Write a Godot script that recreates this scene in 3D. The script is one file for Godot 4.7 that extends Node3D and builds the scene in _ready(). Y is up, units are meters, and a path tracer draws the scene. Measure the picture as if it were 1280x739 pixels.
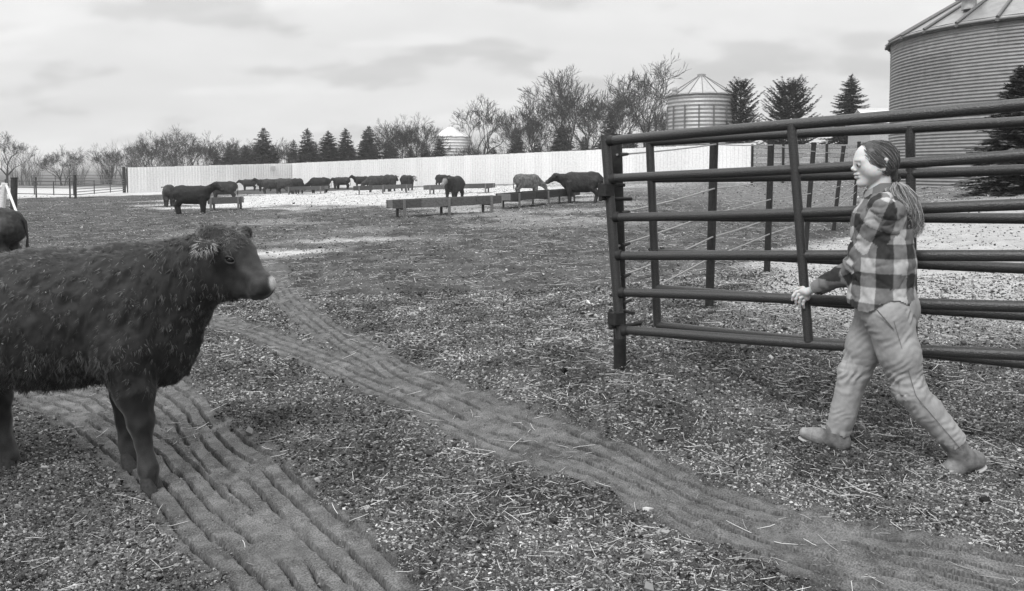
extends Node3D
# A cattle yard under an overcast sky: a young bull, a woman moving a pipe gate, a windbreak, bunks, bins and trees.

const CAM_Y := 1.49
var M := {}                      # materials by name
var used := {}                   # names already given to top-level nodes
var rng := RandomNumberGenerator.new()
var nz := FastNoiseLite.new()    # broad ground noise
var nf := FastNoiseLite.new()    # fine ground noise
var nm := FastNoiseLite.new()    # tone noise

# ------------------------------------------------------------------ naming
func numbered(called: String) -> String:
	if not used.has(called):
		used[called] = 0
		return called
	used[called] += 1
	return "%s_%03d" % [called, used[called]]

func tag(o: Node, label: String, category := "", group := "", kind := "") -> void:
	if label: o.set_meta("label", label)
	if category: o.set_meta("category", category)
	if group: o.set_meta("group", group)
	if kind: o.set_meta("kind", kind)

func thing(called: String, label: String, category: String, where := Vector3.ZERO, turn := 0.0, group := "") -> Node3D:
	var o := Node3D.new()
	o.name = numbered(called)
	add_child(o)
	o.position = where
	o.rotation.y = turn
	tag(o, label, category, group)
	return o

func put(called: String, mesh: Mesh, m: Material, parent: Node, xf := Transform3D.IDENTITY) -> MeshInstance3D:
	var o := MeshInstance3D.new()
	if parent == self:
		o.name = numbered(called)
	else:
		var n := 0
		var nm_ := called
		while parent.has_node(NodePath(nm_)):
			n += 1
			nm_ = "%s_%03d" % [called, n]
		o.name = nm_
	o.mesh = mesh
	o.material_override = null
	if m:
		for i in mesh.get_surface_count():
			o.set_surface_override_material(i, m)
	o.transform = xf
	parent.add_child(o)
	return o

func copy_of(o: Node3D, called: String, label: String, group: String, where: Vector3, turn: float, size := 1.0) -> Node3D:
	var c: Node3D = o.duplicate()
	c.name = numbered(called)
	add_child(c)
	c.position = where
	c.rotation = Vector3(0, turn, 0)
	c.scale = Vector3.ONE * size
	c.set_meta("label", label)
	if group: c.set_meta("group", group)
	return c

# ------------------------------------------------------------------ materials
func grey(v: float) -> Color:
	return Color(v, v, v).linear_to_srgb()

func noise_tex(freq: float, lo: float, hi: float, size := 512, kind := FastNoiseLite.TYPE_SIMPLEX, oct := 4, as_normal := false, seed_ := 1, mid := -1.0) -> NoiseTexture2D:
	var t := NoiseTexture2D.new()
	t.width = size
	t.height = size
	t.seamless = true
	var n := FastNoiseLite.new()
	n.noise_type = kind
	n.frequency = freq
	n.fractal_octaves = oct
	n.seed = seed_
	t.noise = n
	if as_normal:
		t.as_normal_map = true
		t.bump_strength = 8.0
	else:
		var g := Gradient.new()
		g.set_color(0, grey(lo))
		g.set_color(1, grey(hi))
		if mid >= 0.0:
			g.add_point(0.5, grey(mid))
		t.color_ramp = g
	return t

func mat(v: float, rough := 0.8, tex: Texture2D = null, scale_ := 1.0, vcol := false, world := true) -> StandardMaterial3D:
	var m := StandardMaterial3D.new()
	m.albedo_color = grey(v)
	m.roughness = rough
	m.metallic_specular = 0.4
	m.vertex_color_use_as_albedo = vcol
	m.cull_mode = BaseMaterial3D.CULL_DISABLED
	if tex:
		m.albedo_texture = tex
		m.uv1_triplanar = true
		m.uv1_world_triplanar = world
		m.uv1_scale = Vector3.ONE * scale_
	return m

# ------------------------------------------------------------------ mesh builder
class MB:
	var v := PackedVector3Array()
	var n := PackedVector3Array()
	var c := PackedColorArray()
	var uv := PackedVector2Array()
	var ix := PackedInt32Array()
	var col := Color.WHITE

	func vert(p: Vector3, nn: Vector3) -> int:
		v.append(p); n.append(nn); c.append(col)
		return v.size() - 1

	# corners go clockwise seen from outside
	func quad(a: Vector3, b: Vector3, d: Vector3, e: Vector3) -> void:
		var nn := -(b - a).cross(d - a)
		if nn.length_squared() < 1e-16: nn = -(d - a).cross(e - a)
		nn = nn.normalized()
		var i := v.size()
		vert(a, nn); vert(b, nn); vert(d, nn); vert(e, nn)
		ix.append_array(PackedInt32Array([i, i + 1, i + 2, i, i + 2, i + 3]))

	func tri(a: Vector3, b: Vector3, d: Vector3) -> void:
		var nn := -(b - a).cross(d - a).normalized()
		var i := v.size()
		vert(a, nn); vert(b, nn); vert(d, nn)
		ix.append_array(PackedInt32Array([i, i + 1, i + 2]))

	# a box with chamfered edges
	func box(xf: Transform3D, s: Vector3, ch := 0.0) -> void:
		var h := s * 0.5
		if ch <= 0.0:
			for ax in 3:
				for sg in [-1.0, 1.0]:
					var o := Vector3.ZERO; o[ax] = sg * h[ax]
					var u := Vector3.ZERO; u[(ax + 1) % 3] = h[(ax + 1) % 3]
					var w := Vector3.ZERO; w[(ax + 2) % 3] = h[(ax + 2) % 3]
					if sg > 0: quad(xf * (o - u - w), xf * (o - u + w), xf * (o + u + w), xf * (o + u - w))
					else: quad(xf * (o - u - w), xf * (o + u - w), xf * (o + u + w), xf * (o - u + w))
			return
		var k := h - Vector3.ONE * ch
		for ax in 3:
			var a1 := (ax + 1) % 3
			var a2 := (ax + 2) % 3
			for sg in [-1.0, 1.0]:
				var o := Vector3.ZERO; o[ax] = sg * h[ax]
				var u := Vector3.ZERO; u[a1] = k[a1]
				var w := Vector3.ZERO; w[a2] = k[a2]
				if sg > 0: quad(xf * (o - u - w), xf * (o - u + w), xf * (o + u + w), xf * (o + u - w))
				else: quad(xf * (o - u - w), xf * (o + u - w), xf * (o + u + w), xf * (o - u + w))
				for s1 in [-1.0, 1.0]:      # the chamfer between faces ax and a1
					var p0 := Vector3.ZERO; p0[ax] = sg * h[ax]; p0[a1] = s1 * k[a1]
					var p1 := Vector3.ZERO; p1[ax] = sg * k[ax]; p1[a1] = s1 * h[a1]
					var ww := Vector3.ZERO; ww[a2] = k[a2]
					if sg * s1 > 0: quad(xf * (p0 - ww), xf * (p0 + ww), xf * (p1 + ww), xf * (p1 - ww))
					else: quad(xf * (p0 - ww), xf * (p1 - ww), xf * (p1 + ww), xf * (p0 + ww))

	# a smooth tube through points; radii per point
	func tube(pts: PackedVector3Array, rad: PackedFloat32Array, sides := 8, caps := true) -> void:
		var m := pts.size()
		var t0 := (pts[1] - pts[0]).normalized()
		var up := Vector3.UP if absf(t0.y) < 0.9 else Vector3.RIGHT
		var u := t0.cross(up).normalized()
		var base := v.size()
		var tang := t0
		for i in m:
			if i > 0 and i < m - 1: tang = (pts[i + 1] - pts[i - 1]).normalized()
			elif i == m - 1: tang = (pts[i] - pts[i - 1]).normalized()
			u = (u - tang * u.dot(tang)).normalized()
			var w := tang.cross(u)
			for j in sides:
				var an := TAU * j / sides
				var d := u * cos(an) + w * sin(an)
				vert(pts[i] + d * rad[i], d)
		for i in m - 1:
			for j in sides:
				var a := base + i * sides + j
				var b := base + i * sides + (j + 1) % sides
				ix.append_array(PackedInt32Array([a, a + sides, b, b, a + sides, b + sides]))
		if caps:
			for e in 2:
				var i := 0 if e == 0 else m - 1
				var nn := -(pts[1] - pts[0]).normalized() if e == 0 else (pts[m - 1] - pts[m - 2]).normalized()
				var cc := vert(pts[i], nn)
				var first := v.size()
				for j in sides: vert(v[base + i * sides + j], nn)
				for j in sides:
					if e == 0: ix.append_array(PackedInt32Array([cc, first + j, first + (j + 1) % sides]))
					else: ix.append_array(PackedInt32Array([cc, first + (j + 1) % sides, first + j]))

	func bar(a: Vector3, b: Vector3, r: float, sides := 8, r2 := -1.0) -> void:
		tube(PackedVector3Array([a, b]), PackedFloat32Array([r, r2 if r2 >= 0.0 else r]), sides)

	func mesh() -> ArrayMesh:
		var a := []
		a.resize(Mesh.ARRAY_MAX)
		a[Mesh.ARRAY_VERTEX] = v
		a[Mesh.ARRAY_NORMAL] = n
		a[Mesh.ARRAY_COLOR] = c
		if uv.size() == v.size(): a[Mesh.ARRAY_TEX_UV] = uv
		a[Mesh.ARRAY_INDEX] = ix
		var m := ArrayMesh.new()
		m.add_surface_from_arrays(Mesh.PRIMITIVE_TRIANGLES, a)
		return m

# ------------------------------------------------------------------ bodies: a smooth union of tapered capsules, meshed as surface nets
class Body:
	var A := PackedVector3Array()
	var BA := PackedVector3Array()
	var INV := PackedFloat32Array()
	var RA := PackedFloat32Array()
	var RB := PackedFloat32Array()
	var K := PackedFloat32Array()
	var N := PackedVector3Array()
	var F := PackedFloat32Array()
	var NEG := PackedByteArray()
	var act := PackedInt32Array()
	# results
	var verts := PackedVector3Array()
	var norms := PackedVector3Array()
	var ind := PackedInt32Array()

	# a bone from a to b; across axis n the section is f times as wide
	func bone(a: Vector3, b: Vector3, ra: float, rb: float, k := 0.03, n := Vector3.ZERO, f := 1.0, neg := false) -> void:
		A.append(a); BA.append(b - a)
		var l := (b - a).length_squared()
		INV.append(1.0 / l if l > 1e-10 else 0.0)
		RA.append(ra); RB.append(rb); K.append(k); N.append(n.normalized() if n != Vector3.ZERO else n); F.append(1.0 / f - 1.0)
		NEG.append(1 if neg else 0)

	func ball(a: Vector3, r: float, k := 0.03, n := Vector3.ZERO, f := 1.0, neg := false) -> void:
		bone(a, a, r, r, k, n, f, neg)

	func one(i: int, p: Vector3) -> float:
		var q := p - A[i]
		var ba := BA[i]
		var h := clampf(q.dot(ba) * INV[i], 0.0, 1.0)
		q -= ba * h
		if F[i] != 0.0:
			q += N[i] * (q.dot(N[i]) * F[i])
		return q.length() - (RA[i] + (RB[i] - RA[i]) * h)

	func dist(p: Vector3) -> float:
		var d := 1e3
		for i in act:
			var e := one(i, p)
			var k := K[i]
			if NEG[i]:
				e = -e
				var h := maxf(k - absf(d - e), 0.0) / k
				d = maxf(d, e) + h * h * k * 0.25
			else:
				var h := maxf(k - absf(d - e), 0.0) / k
				d = minf(d, e) - h * h * k * 0.25
		return d

	func build(cell: float) -> void:
		var lo := Vector3.INF
		var hi := -Vector3.INF
		for i in A.size():
			if NEG[i]: continue
			var r := maxf(RA[i], RB[i]) * maxf(1.0, 1.0 / (F[i] + 1.0)) + cell * 2.0 + K[i] * 0.3
			for q in [A[i], A[i] + BA[i]]:
				lo = lo.min(q - Vector3.ONE * r)
				hi = hi.max(q + Vector3.ONE * r)
		var bs := 5
		var nx := int(ceil((hi.x - lo.x) / cell / bs)) * bs
		var ny := int(ceil((hi.y - lo.y) / cell / bs)) * bs
		var nzz := int(ceil((hi.z - lo.z) / cell / bs)) * bs
		var sx := nx + 1
		var sxy := sx * (ny + 1)
		var val := PackedFloat32Array()
		val.resize(sxy * (nzz + 1))
		val.fill(1.0)
		var all := PackedInt32Array(range(A.size()))
		var blocks := []
		var half := cell * (bs + 1) * 0.5 * 1.7321
		for bz in nzz / bs:
			for by in ny / bs:
				for bx in nx / bs:
					var cen := lo + Vector3(bx + 0.5, by + 0.5, bz + 0.5) * bs * cell
					var near := PackedInt32Array()
					var least := 1e3
					for i in all:
						var e := one(i, cen)
						var stretch := maxf(1.0, F[i] + 1.0)
						var reach := half * stretch + K[i] * 1.2
						if e < reach:
							near.append(i)
							if not NEG[i]: least = minf(least, e)
					if least > 1e2: continue
					act = near
					var dc := dist(cen)
					if dc < -half * 1.6 and least < -half * 1.6:
						for k in bs + 1:
							for j in bs + 1:
								for i in bs + 1:
									val[bx * bs + i + (by * bs + j) * sx + (bz * bs + k) * sxy] = -1.0
						continue
					blocks.append([bx, by, bz, near])
		for b in blocks:
			act = b[3]
			for k in bs + 1:
				for j in bs + 1:
					var row: int = b[0] * bs + (b[1] * bs + j) * sx + (b[2] * bs + k) * sxy
					var p := lo + Vector3(b[0] * bs, b[1] * bs + j, b[2] * bs + k) * cell
					for i in bs + 1:
						val[row + i] = dist(p)
						p.x += cell
		var cellv := PackedInt32Array()
		cellv.resize(sxy * (nzz + 1))
		cellv.fill(-1)
		var offs := PackedInt32Array([0, 1, sx, sx + 1, sxy, sxy + 1, sxy + sx, sxy + sx + 1])
		var cells := PackedInt32Array()
		var edges := [[0, 1], [2, 3], [4, 5], [6, 7], [0, 2], [1, 3], [4, 6], [5, 7], [0, 4], [1, 5], [2, 6], [3, 7]]
		var cor := PackedVector3Array()
		for q in 8: cor.append(Vector3(q & 1, (q >> 1) & 1, q >> 2))
		var f := PackedFloat32Array()
		f.resize(8)
		for b in blocks:
			for k in bs:
				for j in bs:
					for i in bs:
						var at: int = b[0] * bs + i + (b[1] * bs + j) * sx + (b[2] * bs + k) * sxy
						var neg := 0
						for q in 8:
							var x := val[at + offs[q]]
							f[q] = x
							if x < 0.0: neg += 1
						if neg == 0 or neg == 8: continue
						var sum := Vector3.ZERO
						var cnt := 0
						for e in edges:
							var f0 := f[e[0]]
							var f1 := f[e[1]]
							if (f0 < 0.0) != (f1 < 0.0):
								sum += cor[e[0]].lerp(cor[e[1]], f0 / (f0 - f1))
								cnt += 1
						cellv[at] = verts.size()
						cells.append(at)
						verts.append(lo + (Vector3(b[0] * bs + i, b[1] * bs + j, b[2] * bs + k) + sum / cnt) * cell)
		for at in cells:
			var inside := val[at] < 0.0
			for ax in 3:
				var o: int = [1, sx, sxy][ax]
				if (val[at + o] < 0.0) == inside: continue
				var o1: int = [sx, sxy, 1][ax]
				var o2: int = [sxy, 1, sx][ax]
				if at - o1 - o2 < 0: continue
				var a := cellv[at]
				var b2 := cellv[at - o1]
				var c2 := cellv[at - o1 - o2]
				var d2 := cellv[at - o2]
				if a < 0 or b2 < 0 or c2 < 0 or d2 < 0: continue
				if inside: ind.append_array(PackedInt32Array([a, d2, c2, a, c2, b2]))
				else: ind.append_array(PackedInt32Array([a, b2, c2, a, c2, d2]))
		renormal()

	func renormal() -> void:
		norms.resize(verts.size())
		norms.fill(Vector3.ZERO)
		for t in range(0, ind.size(), 3):
			var a := ind[t]
			var b := ind[t + 1]
			var c := ind[t + 2]
			var nn := -(verts[b] - verts[a]).cross(verts[c] - verts[a])
			norms[a] += nn
			norms[b] += nn
			norms[c] += nn
		for i in norms.size(): norms[i] = norms[i].normalized()

	func into(mb: MB, paint: Callable) -> void:
		var base := mb.v.size()
		mb.v.append_array(verts)
		mb.n.append_array(norms)
		for i in verts.size():
			mb.c.append(paint.call(verts[i], norms[i]))
		for i in ind: mb.ix.append(i + base)

# ------------------------------------------------------------------ ground
# the ruts, as points on the ground (x, distance north); each is a band of ribbed tyre prints
const RUTS := [
	[Vector2(-5.6, 16.6), Vector2(-4.33, 13.8), Vector2(-3.18, 10.59), Vector2(-2.26, 8.51), Vector2(-1.33, 6.69), Vector2(-0.69, 5.5), Vector2(-0.2, 4.79), Vector2(0.21, 4.33), Vector2(0.61, 3.85), Vector2(0.93, 3.42), Vector2(1.4, 3.06), Vector2(2.1, 2.7), Vector2(3.2, 2.3)],
	[Vector2(-4.05, 9.3), Vector2(-3.57, 8.77), Vector2(-2.43, 7.5), Vector2(-1.45, 6.28), Vector2(-0.79, 5.37), Vector2(-0.4, 4.81), Vector2(0.0, 4.34), Vector2(0.34, 4.0), Vector2(0.71, 3.53), Vector2(1.06, 3.12), Vector2(1.75, 2.57), Vector2(2.6, 2.0)],
	[Vector2(-4.6, 6.7), Vector2(-4.03, 6.2), Vector2(-3.53, 5.76), Vector2(-2.69, 5.02), Vector2(-1.98, 4.28), Vector2(-1.34, 3.52), Vector2(-0.97, 3.05), Vector2(-0.7, 2.68), Vector2(-0.3, 2.1)],
	[Vector2(-4.2, 7.7), Vector2(-3.66, 7.14), Vector2(-2.74, 5.87), Vector2(-1.91, 4.67), Vector2(-1.21, 3.69), Vector2(-0.71, 3.04), Vector2(-0.48, 2.72), Vector2(0.0, 2.1)],
]
const RUT_WIDE := [0.2, 0.2, 0.24, 0.22]
var rut_tab := []               # per rut: first x, step, z values, cosines

func make_ruts() -> void:
	for r in RUTS:
		var x0: float = r[0].x
		var x1: float = r[r.size() - 1].x
		var zs := PackedFloat32Array()
		var cs := PackedFloat32Array()
		var st := 0.02
		var x := x0
		var k := 0
		while x < x1:
			while k < r.size() - 2 and x > r[k + 1].x: k += 1
			var p0: Vector2 = r[maxi(k - 1, 0)]
			var p1: Vector2 = r[k]
			var p2: Vector2 = r[k + 1]
			var p3: Vector2 = r[mini(k + 2, r.size() - 1)]
			var t := (x - p1.x) / (p2.x - p1.x)
			var m1 := (p2.y - p0.y) / (p2.x - p0.x) * (p2.x - p1.x)
			var m2 := (p3.y - p1.y) / (p3.x - p1.x) * (p2.x - p1.x)
			var t2 := t * t
			var t3 := t2 * t
			zs.append((2 * t3 - 3 * t2 + 1) * p1.y + (t3 - 2 * t2 + t) * m1 + (3 * t2 - 2 * t3) * p2.y + (t3 - t2) * m2)
			x += st
		for i in zs.size():
			var sl := (zs[mini(i + 1, zs.size() - 1)] - zs[maxi(i - 1, 0)]) / (st * (mini(i + 1, zs.size() - 1) - maxi(i - 1, 0)))
			cs.append(1.0 / sqrt(1.0 + sl * sl))
		var run := PackedFloat32Array()
		var total := 0.0
		for i in zs.size():
			run.append(total)
			total += st / cs[i]
		rut_tab.append([x0, st, zs, cs, run])

# how deep in a rut a point is (0 to 1) and the rut's own relief there, in metres
func rut(x: float, d: float) -> Vector2:
	var share := 0.0
	var relief := 0.0
	var best := -1.0
	if d > 17.0: return Vector2.ZERO
	for q in 4:
		var t = rut_tab[q]
		var st: float = t[1]
		var i := int((x - t[0]) / st)
		var zs: PackedFloat32Array = t[2]
		if i < 0 or i >= zs.size(): continue
		var cs: PackedFloat32Array = t[3]
		var zi := lerpf(zs[i], zs[mini(i + 1, zs.size() - 1)], (x - t[0]) / st - i)
		var off := (d - zi) * cs[i]
		var w: float = RUT_WIDE[q]
		if absf(off) > w + 0.1: continue
		off += 0.012 * sin(x * 6.0 + q * 2.0) + 0.012 * nz.get_noise_2d(x * 9.0, d * 9.0) + 0.0015 * nf.get_noise_2d(x * 110.0, d * 110.0)
		var key := w - absf(off)
		var s := 1.0 - smoothstep(w - 0.08, w + 0.06, absf(off) + 0.06 * nf.get_noise_2d(x * 45.0 + 7.0, d * 45.0) + 0.05 * nz.get_noise_2d(x * 16.0, d * 16.0))
		s *= 0.55 + 0.45 * smoothstep(-0.35, 0.1, nz.get_noise_2d(x * 45.0 + 300.0 * q, d * 45.0))
		if q == 0: s *= 1.0 - 0.5 * smoothstep(9.0, 15.0, d)
		if key > best:
			best = key
			share = s
			var along: float = t[4][i] + (x - t[0] - i * st) / cs[i]
			var ph := off / 0.1 + 0.02 * sin(along * 40.0 + 3.0 * q) + 0.25 * nz.get_noise_2d(along * 8.0, q * 50.0)
			var f := absf(ph - floorf(ph) - 0.5) * 2.0      # 1 in a groove
			var gr := smoothstep(0.71, 0.92, f)
			var keep := smoothstep(-0.55, -0.2, nz.get_noise_2d(x * 14.0 + 90.0 * q, d * 14.0))
			relief = -0.012 * s - 0.062 * gr * s * keep
	return Vector2(share, relief)

# the lie of the land, without the small relief
func land(x: float, z: float) -> float:
	var d := -z
	var y := 0.9 * tanh((x - 1.85) / 30.0)
	var t := (x - 0.95) * 0.5 + (d - 5.7) * 0.866
	var q := (x - 0.95) * 0.866 - (d - 5.7) * 0.5
	var st := 1.15 if t < 0.0 else 7.0
	y += 0.26 * exp(-t * t / (st * st) - q * q / 1.69)
	y += 0.3 * smoothstep(35.0, 70.0, d) * smoothstep(-30.0, 10.0, x)
	y += 0.65 * smoothstep(5.0, 12.5, x) * smoothstep(6.0, 14.0, d) * (1.0 - smoothstep(32.0, 50.0, d))
	return y

# share of pale straw litter at a place
func straw_at(x: float, d: float) -> float:
	var n := nm.get_noise_2d(x * 1.2, d * 1.2)
	var s := 0.0
	# bedding in front of the windbreak
	var e := pow((x + 9.0) / 15.0, 2.0) + pow((d - 56.0) / 18.0, 2.0)
	s = maxf(s, (1.0 - smoothstep(0.75, 1.15, e + n * 0.55)) * 1.0)
	# the alley beyond the gate
	var al := smoothstep(0.1, 0.8, (x - 0.5 * (d - 5.4) - 0.7) / maxf(d * 0.12, 0.6) + n * 0.9) * smoothstep(5.6, 9.0, d) * (1.0 - smoothstep(30.0, 34.0, d))
	s = maxf(s, al * 0.85)
	s = maxf(s, 0.4 * smoothstep(0.0, 0.4, n) * smoothstep(18.0, 24.0, d) * (1.0 - smoothstep(6.0, 9.0, absf(x + 2.0))))
	# drifts of spilled feed
	s = maxf(s, 1.0 * exp(-pow((x + 4.9 - (d - 15.7) * 0.35) / 1.2, 4.0) - pow((d - 15.7) / 0.6, 2.0) + n))
	s = maxf(s, 0.8 * exp(-pow((x + 3.6) / 1.6, 2.0) - pow((d - 18.3) / 0.55, 2.0) + n))
	s = maxf(s, 0.8 * exp(-pow((x + 1.4) / 1.6, 2.0) - pow((d - 29.6) / 0.8, 2.0) + n))
	s = maxf(s, 0.5 * smoothstep(40.0, 55.0, d) * smoothstep(-3.0, 2.0, x) * (0.8 + n))
	return clampf(s, 0.0, 1.0)

func hoofed(x: float, d: float) -> float:     # trodden mud beyond the ruts
	return 0.045 * nz.get_noise_2d(x * 9.0, d * 9.0) * smoothstep(7.0, 14.0, d) * (1.0 - smoothstep(60.0, 80.0, d))

# the small relief: ruts, clods and hoof marks
func relief_at(x: float, d: float, r: Vector2) -> float:
	var fine := 1.0 - smoothstep(8.0, 20.0, d)
	return r.y + (0.016 * nz.get_noise_2d(x * 22.0, d * 22.0) + 0.015 * nf.get_noise_2d(x * 100.0, d * 100.0) * fine) * (1.0 - 0.9 * r.x) + hoofed(x, d)

func ground_y(x: float, z: float) -> float:
	return land(x, z) + relief_at(x, -z, rut(x, -z))

func build_ground() -> void:
	var xs := PackedFloat32Array()
	var x := 0.0
	var st := 0.008
	while x < 320.0:
		xs.append(x)
		if x > 3.1: st *= 1.045
		x += st
	var all := PackedFloat32Array()
	for i in range(xs.size() - 1, 0, -1): all.append(-xs[i])
	all.append_array(xs)
	var ds := PackedFloat32Array()
	for q in [-60.0, -30.0, -15.0, -8.0, -4.0, -2.0, -1.0, -0.3, 0.3, 0.8, 1.2, 1.5, 1.75, 1.95]: ds.append(q)
	var d := 2.2
	st = 0.008
	while d < 900.0:
		ds.append(d)
		if d > 5.4: st *= (1.0045 if d < 10.0 else 1.03)
		d += st
	var w := all.size()
	var mb := MB.new()
	mb.v.resize(w * ds.size())
	mb.c.resize(w * ds.size())
	mb.uv.resize(w * ds.size())
	for j in ds.size():
		var dd := ds[j]
		for i in w:
			var xx := all[i]
			var at := j * w + i
			var y := land(xx, -dd)
			var tone := 0.1
			var inner := absf(xx) < dd * 0.9 + 3.0 and dd > 1.9
			if inner:
				var n1 := nz.get_noise_2d(xx * 22.0, dd * 22.0)
				var n2 := nf.get_noise_2d(xx * 100.0, dd * 100.0)
				var r := rut(xx, dd) if dd < 17.0 else Vector2.ZERO
				y += relief_at(xx, dd, r)
				tone *= clampf(1.0 + 0.35 * n1 + 0.25 * n2 + 0.6 * nm.get_noise_2d(xx * 7.0 - 20.0, dd * 7.0), 0.5, 1.6)
				tone = lerpf(tone, 0.2 + 0.05 * n2 + 0.05 * n1, r.x * 0.85)
				if dd > 5.0:
					tone = lerpf(tone, 0.72 + 0.12 * n2, straw_at(xx, dd) * (1.0 if dd > 30.0 else (0.9 if xx < 0.5 and dd < 20.0 else (0.6 if xx < 0.5 else 0.8))))
			if dd > 55.0 or xx < -25.0:
				# pale stubble outside the yard, west of the windbreak and behind it
				var outside := smoothstep(-0.5, 0.5, (dd - 64.0 - (xx + 40.0) * 0.9) if xx < -30.0 else dd - 100.0)
				tone = lerpf(tone, 0.7, outside * (1.0 - smoothstep(90.0, 130.0, dd)))
				tone = lerpf(tone, 0.16, smoothstep(100.0, 140.0, dd))
			if xx > 5.0 and dd > 14.0:   # short grass round the bins
				tone = lerpf(tone, 0.2, smoothstep(-1.0, 1.0, dd - 17.5 + (xx - 11.0) * 0.4) * smoothstep(6.0, 9.0, xx) * (1.0 - smoothstep(45.0, 60.0, dd)))
			mb.v[at] = Vector3(xx, y, -dd)
			mb.c[at] = Color(tone, tone, tone)
			mb.uv[at] = Vector2(xx, dd)
	mb.n.resize(mb.v.size())
	for j in ds.size():
		for i in w:
			var i0 := maxi(i - 1, 0)
			var i1 := mini(i + 1, w - 1)
			var j0 := maxi(j - 1, 0)
			var j1 := mini(j + 1, ds.size() - 1)
			var dx := mb.v[j * w + i1] - mb.v[j * w + i0]
			var dz := mb.v[j1 * w + i] - mb.v[j0 * w + i]
			mb.n[j * w + i] = dx.cross(dz).normalized()
	var k := 0
	mb.ix.resize((w - 1) * (ds.size() - 1) * 6)
	for j in ds.size() - 1:
		for i in w - 1:
			var a := j * w + i
			mb.ix[k] = a; mb.ix[k + 1] = a + w; mb.ix[k + 2] = a + 1
			mb.ix[k + 3] = a + 1; mb.ix[k + 4] = a + w; mb.ix[k + 5] = a + w + 1
			k += 6
	var m := StandardMaterial3D.new()
	m.vertex_color_use_as_albedo = true
	m.roughness = 0.95
	m.metallic_specular = 0.25
	m.cull_mode = BaseMaterial3D.CULL_DISABLED
	m.albedo_texture = noise_tex(0.16, 0.25, 1.0, 1024, FastNoiseLite.TYPE_SIMPLEX, 4, false, 5, 0.66)
	m.uv1_scale = Vector3(0.5, 0.5, 1)
	m.normal_enabled = true
	m.normal_texture = noise_tex(0.2, 0, 1, 1024, FastNoiseLite.TYPE_SIMPLEX, 4, true, 9)
	m.normal_scale = 0.22
	var o := put("ground", mb.mesh(), m, self)
	tag(o, "dark trodden dirt of the cattle yard with ribbed tyre tracks", "", "", "structure")

# ------------------------------------------------------------------ litter on the ground
func crumb(seed_: int, flat: float, long_: float) -> ArrayMesh:
	# an angular crumb: a jittered box with a ridge, about one unit long
	var r := RandomNumberGenerator.new()
	r.seed = seed_
	var mb := MB.new()
	var a := []
	for i in 8:
		var p := Vector3((i & 1) - 0.5, ((i >> 1) & 1) - 0.5, (i >> 2) - 0.5)
		p += Vector3(r.randf_range(-0.24, 0.24), r.randf_range(-0.24, 0.24), r.randf_range(-0.24, 0.24))
		a.append(p * Vector3(1.0, flat, long_))
	for q in [[0, 4, 5, 1], [2, 3, 7, 6], [0, 1, 3, 2], [4, 6, 7, 5], [0, 2, 6, 4], [1, 5, 7, 3]]:
		var c: Vector3 = (a[q[0]] + a[q[1]] + a[q[2]] + a[q[3]]) * 0.25 * r.randf_range(1.05, 1.3)
		for k in 4:
			mb.tri(a[q[k]], c, a[q[(k + 1) % 4]])
	return mb.mesh()

func straw_mesh(seed_: int) -> ArrayMesh:
	var r := RandomNumberGenerator.new()
	r.seed = seed_
	var mb := MB.new()
	var pts := PackedVector3Array()
	var rad := PackedFloat32Array()
	var bend := r.randf_range(-0.05, 0.05)
	for i in 4:
		var t := i / 3.0 - 0.5
		pts.append(Vector3(t, 0.012 + r.randf_range(0.0, 0.05), bend * (t * t * 4.0 - 0.5) + r.randf_range(-0.008, 0.008)))
		rad.append(0.014 if i < 3 else 0.009)
	mb.tube(pts, rad, 4, false)
	return mb.mesh()

func scatter(called: String, mesh: Mesh, m: Material, xfs: Array, cols: PackedColorArray, label: String) -> void:
	var mm := MultiMesh.new()
	mm.transform_format = MultiMesh.TRANSFORM_3D
	mm.use_colors = true
	mm.mesh = mesh
	mm.instance_count = xfs.size()
	for i in xfs.size():
		mm.set_instance_transform(i, xfs[i])
		mm.set_instance_color(i, cols[i])
	var o := MultiMeshInstance3D.new()
	o.name = numbered(called)
	o.multimesh = mm
	o.material_override = m
	add_child(o)
	tag(o, label, called.replace("_", " "), "", "stuff")

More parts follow.
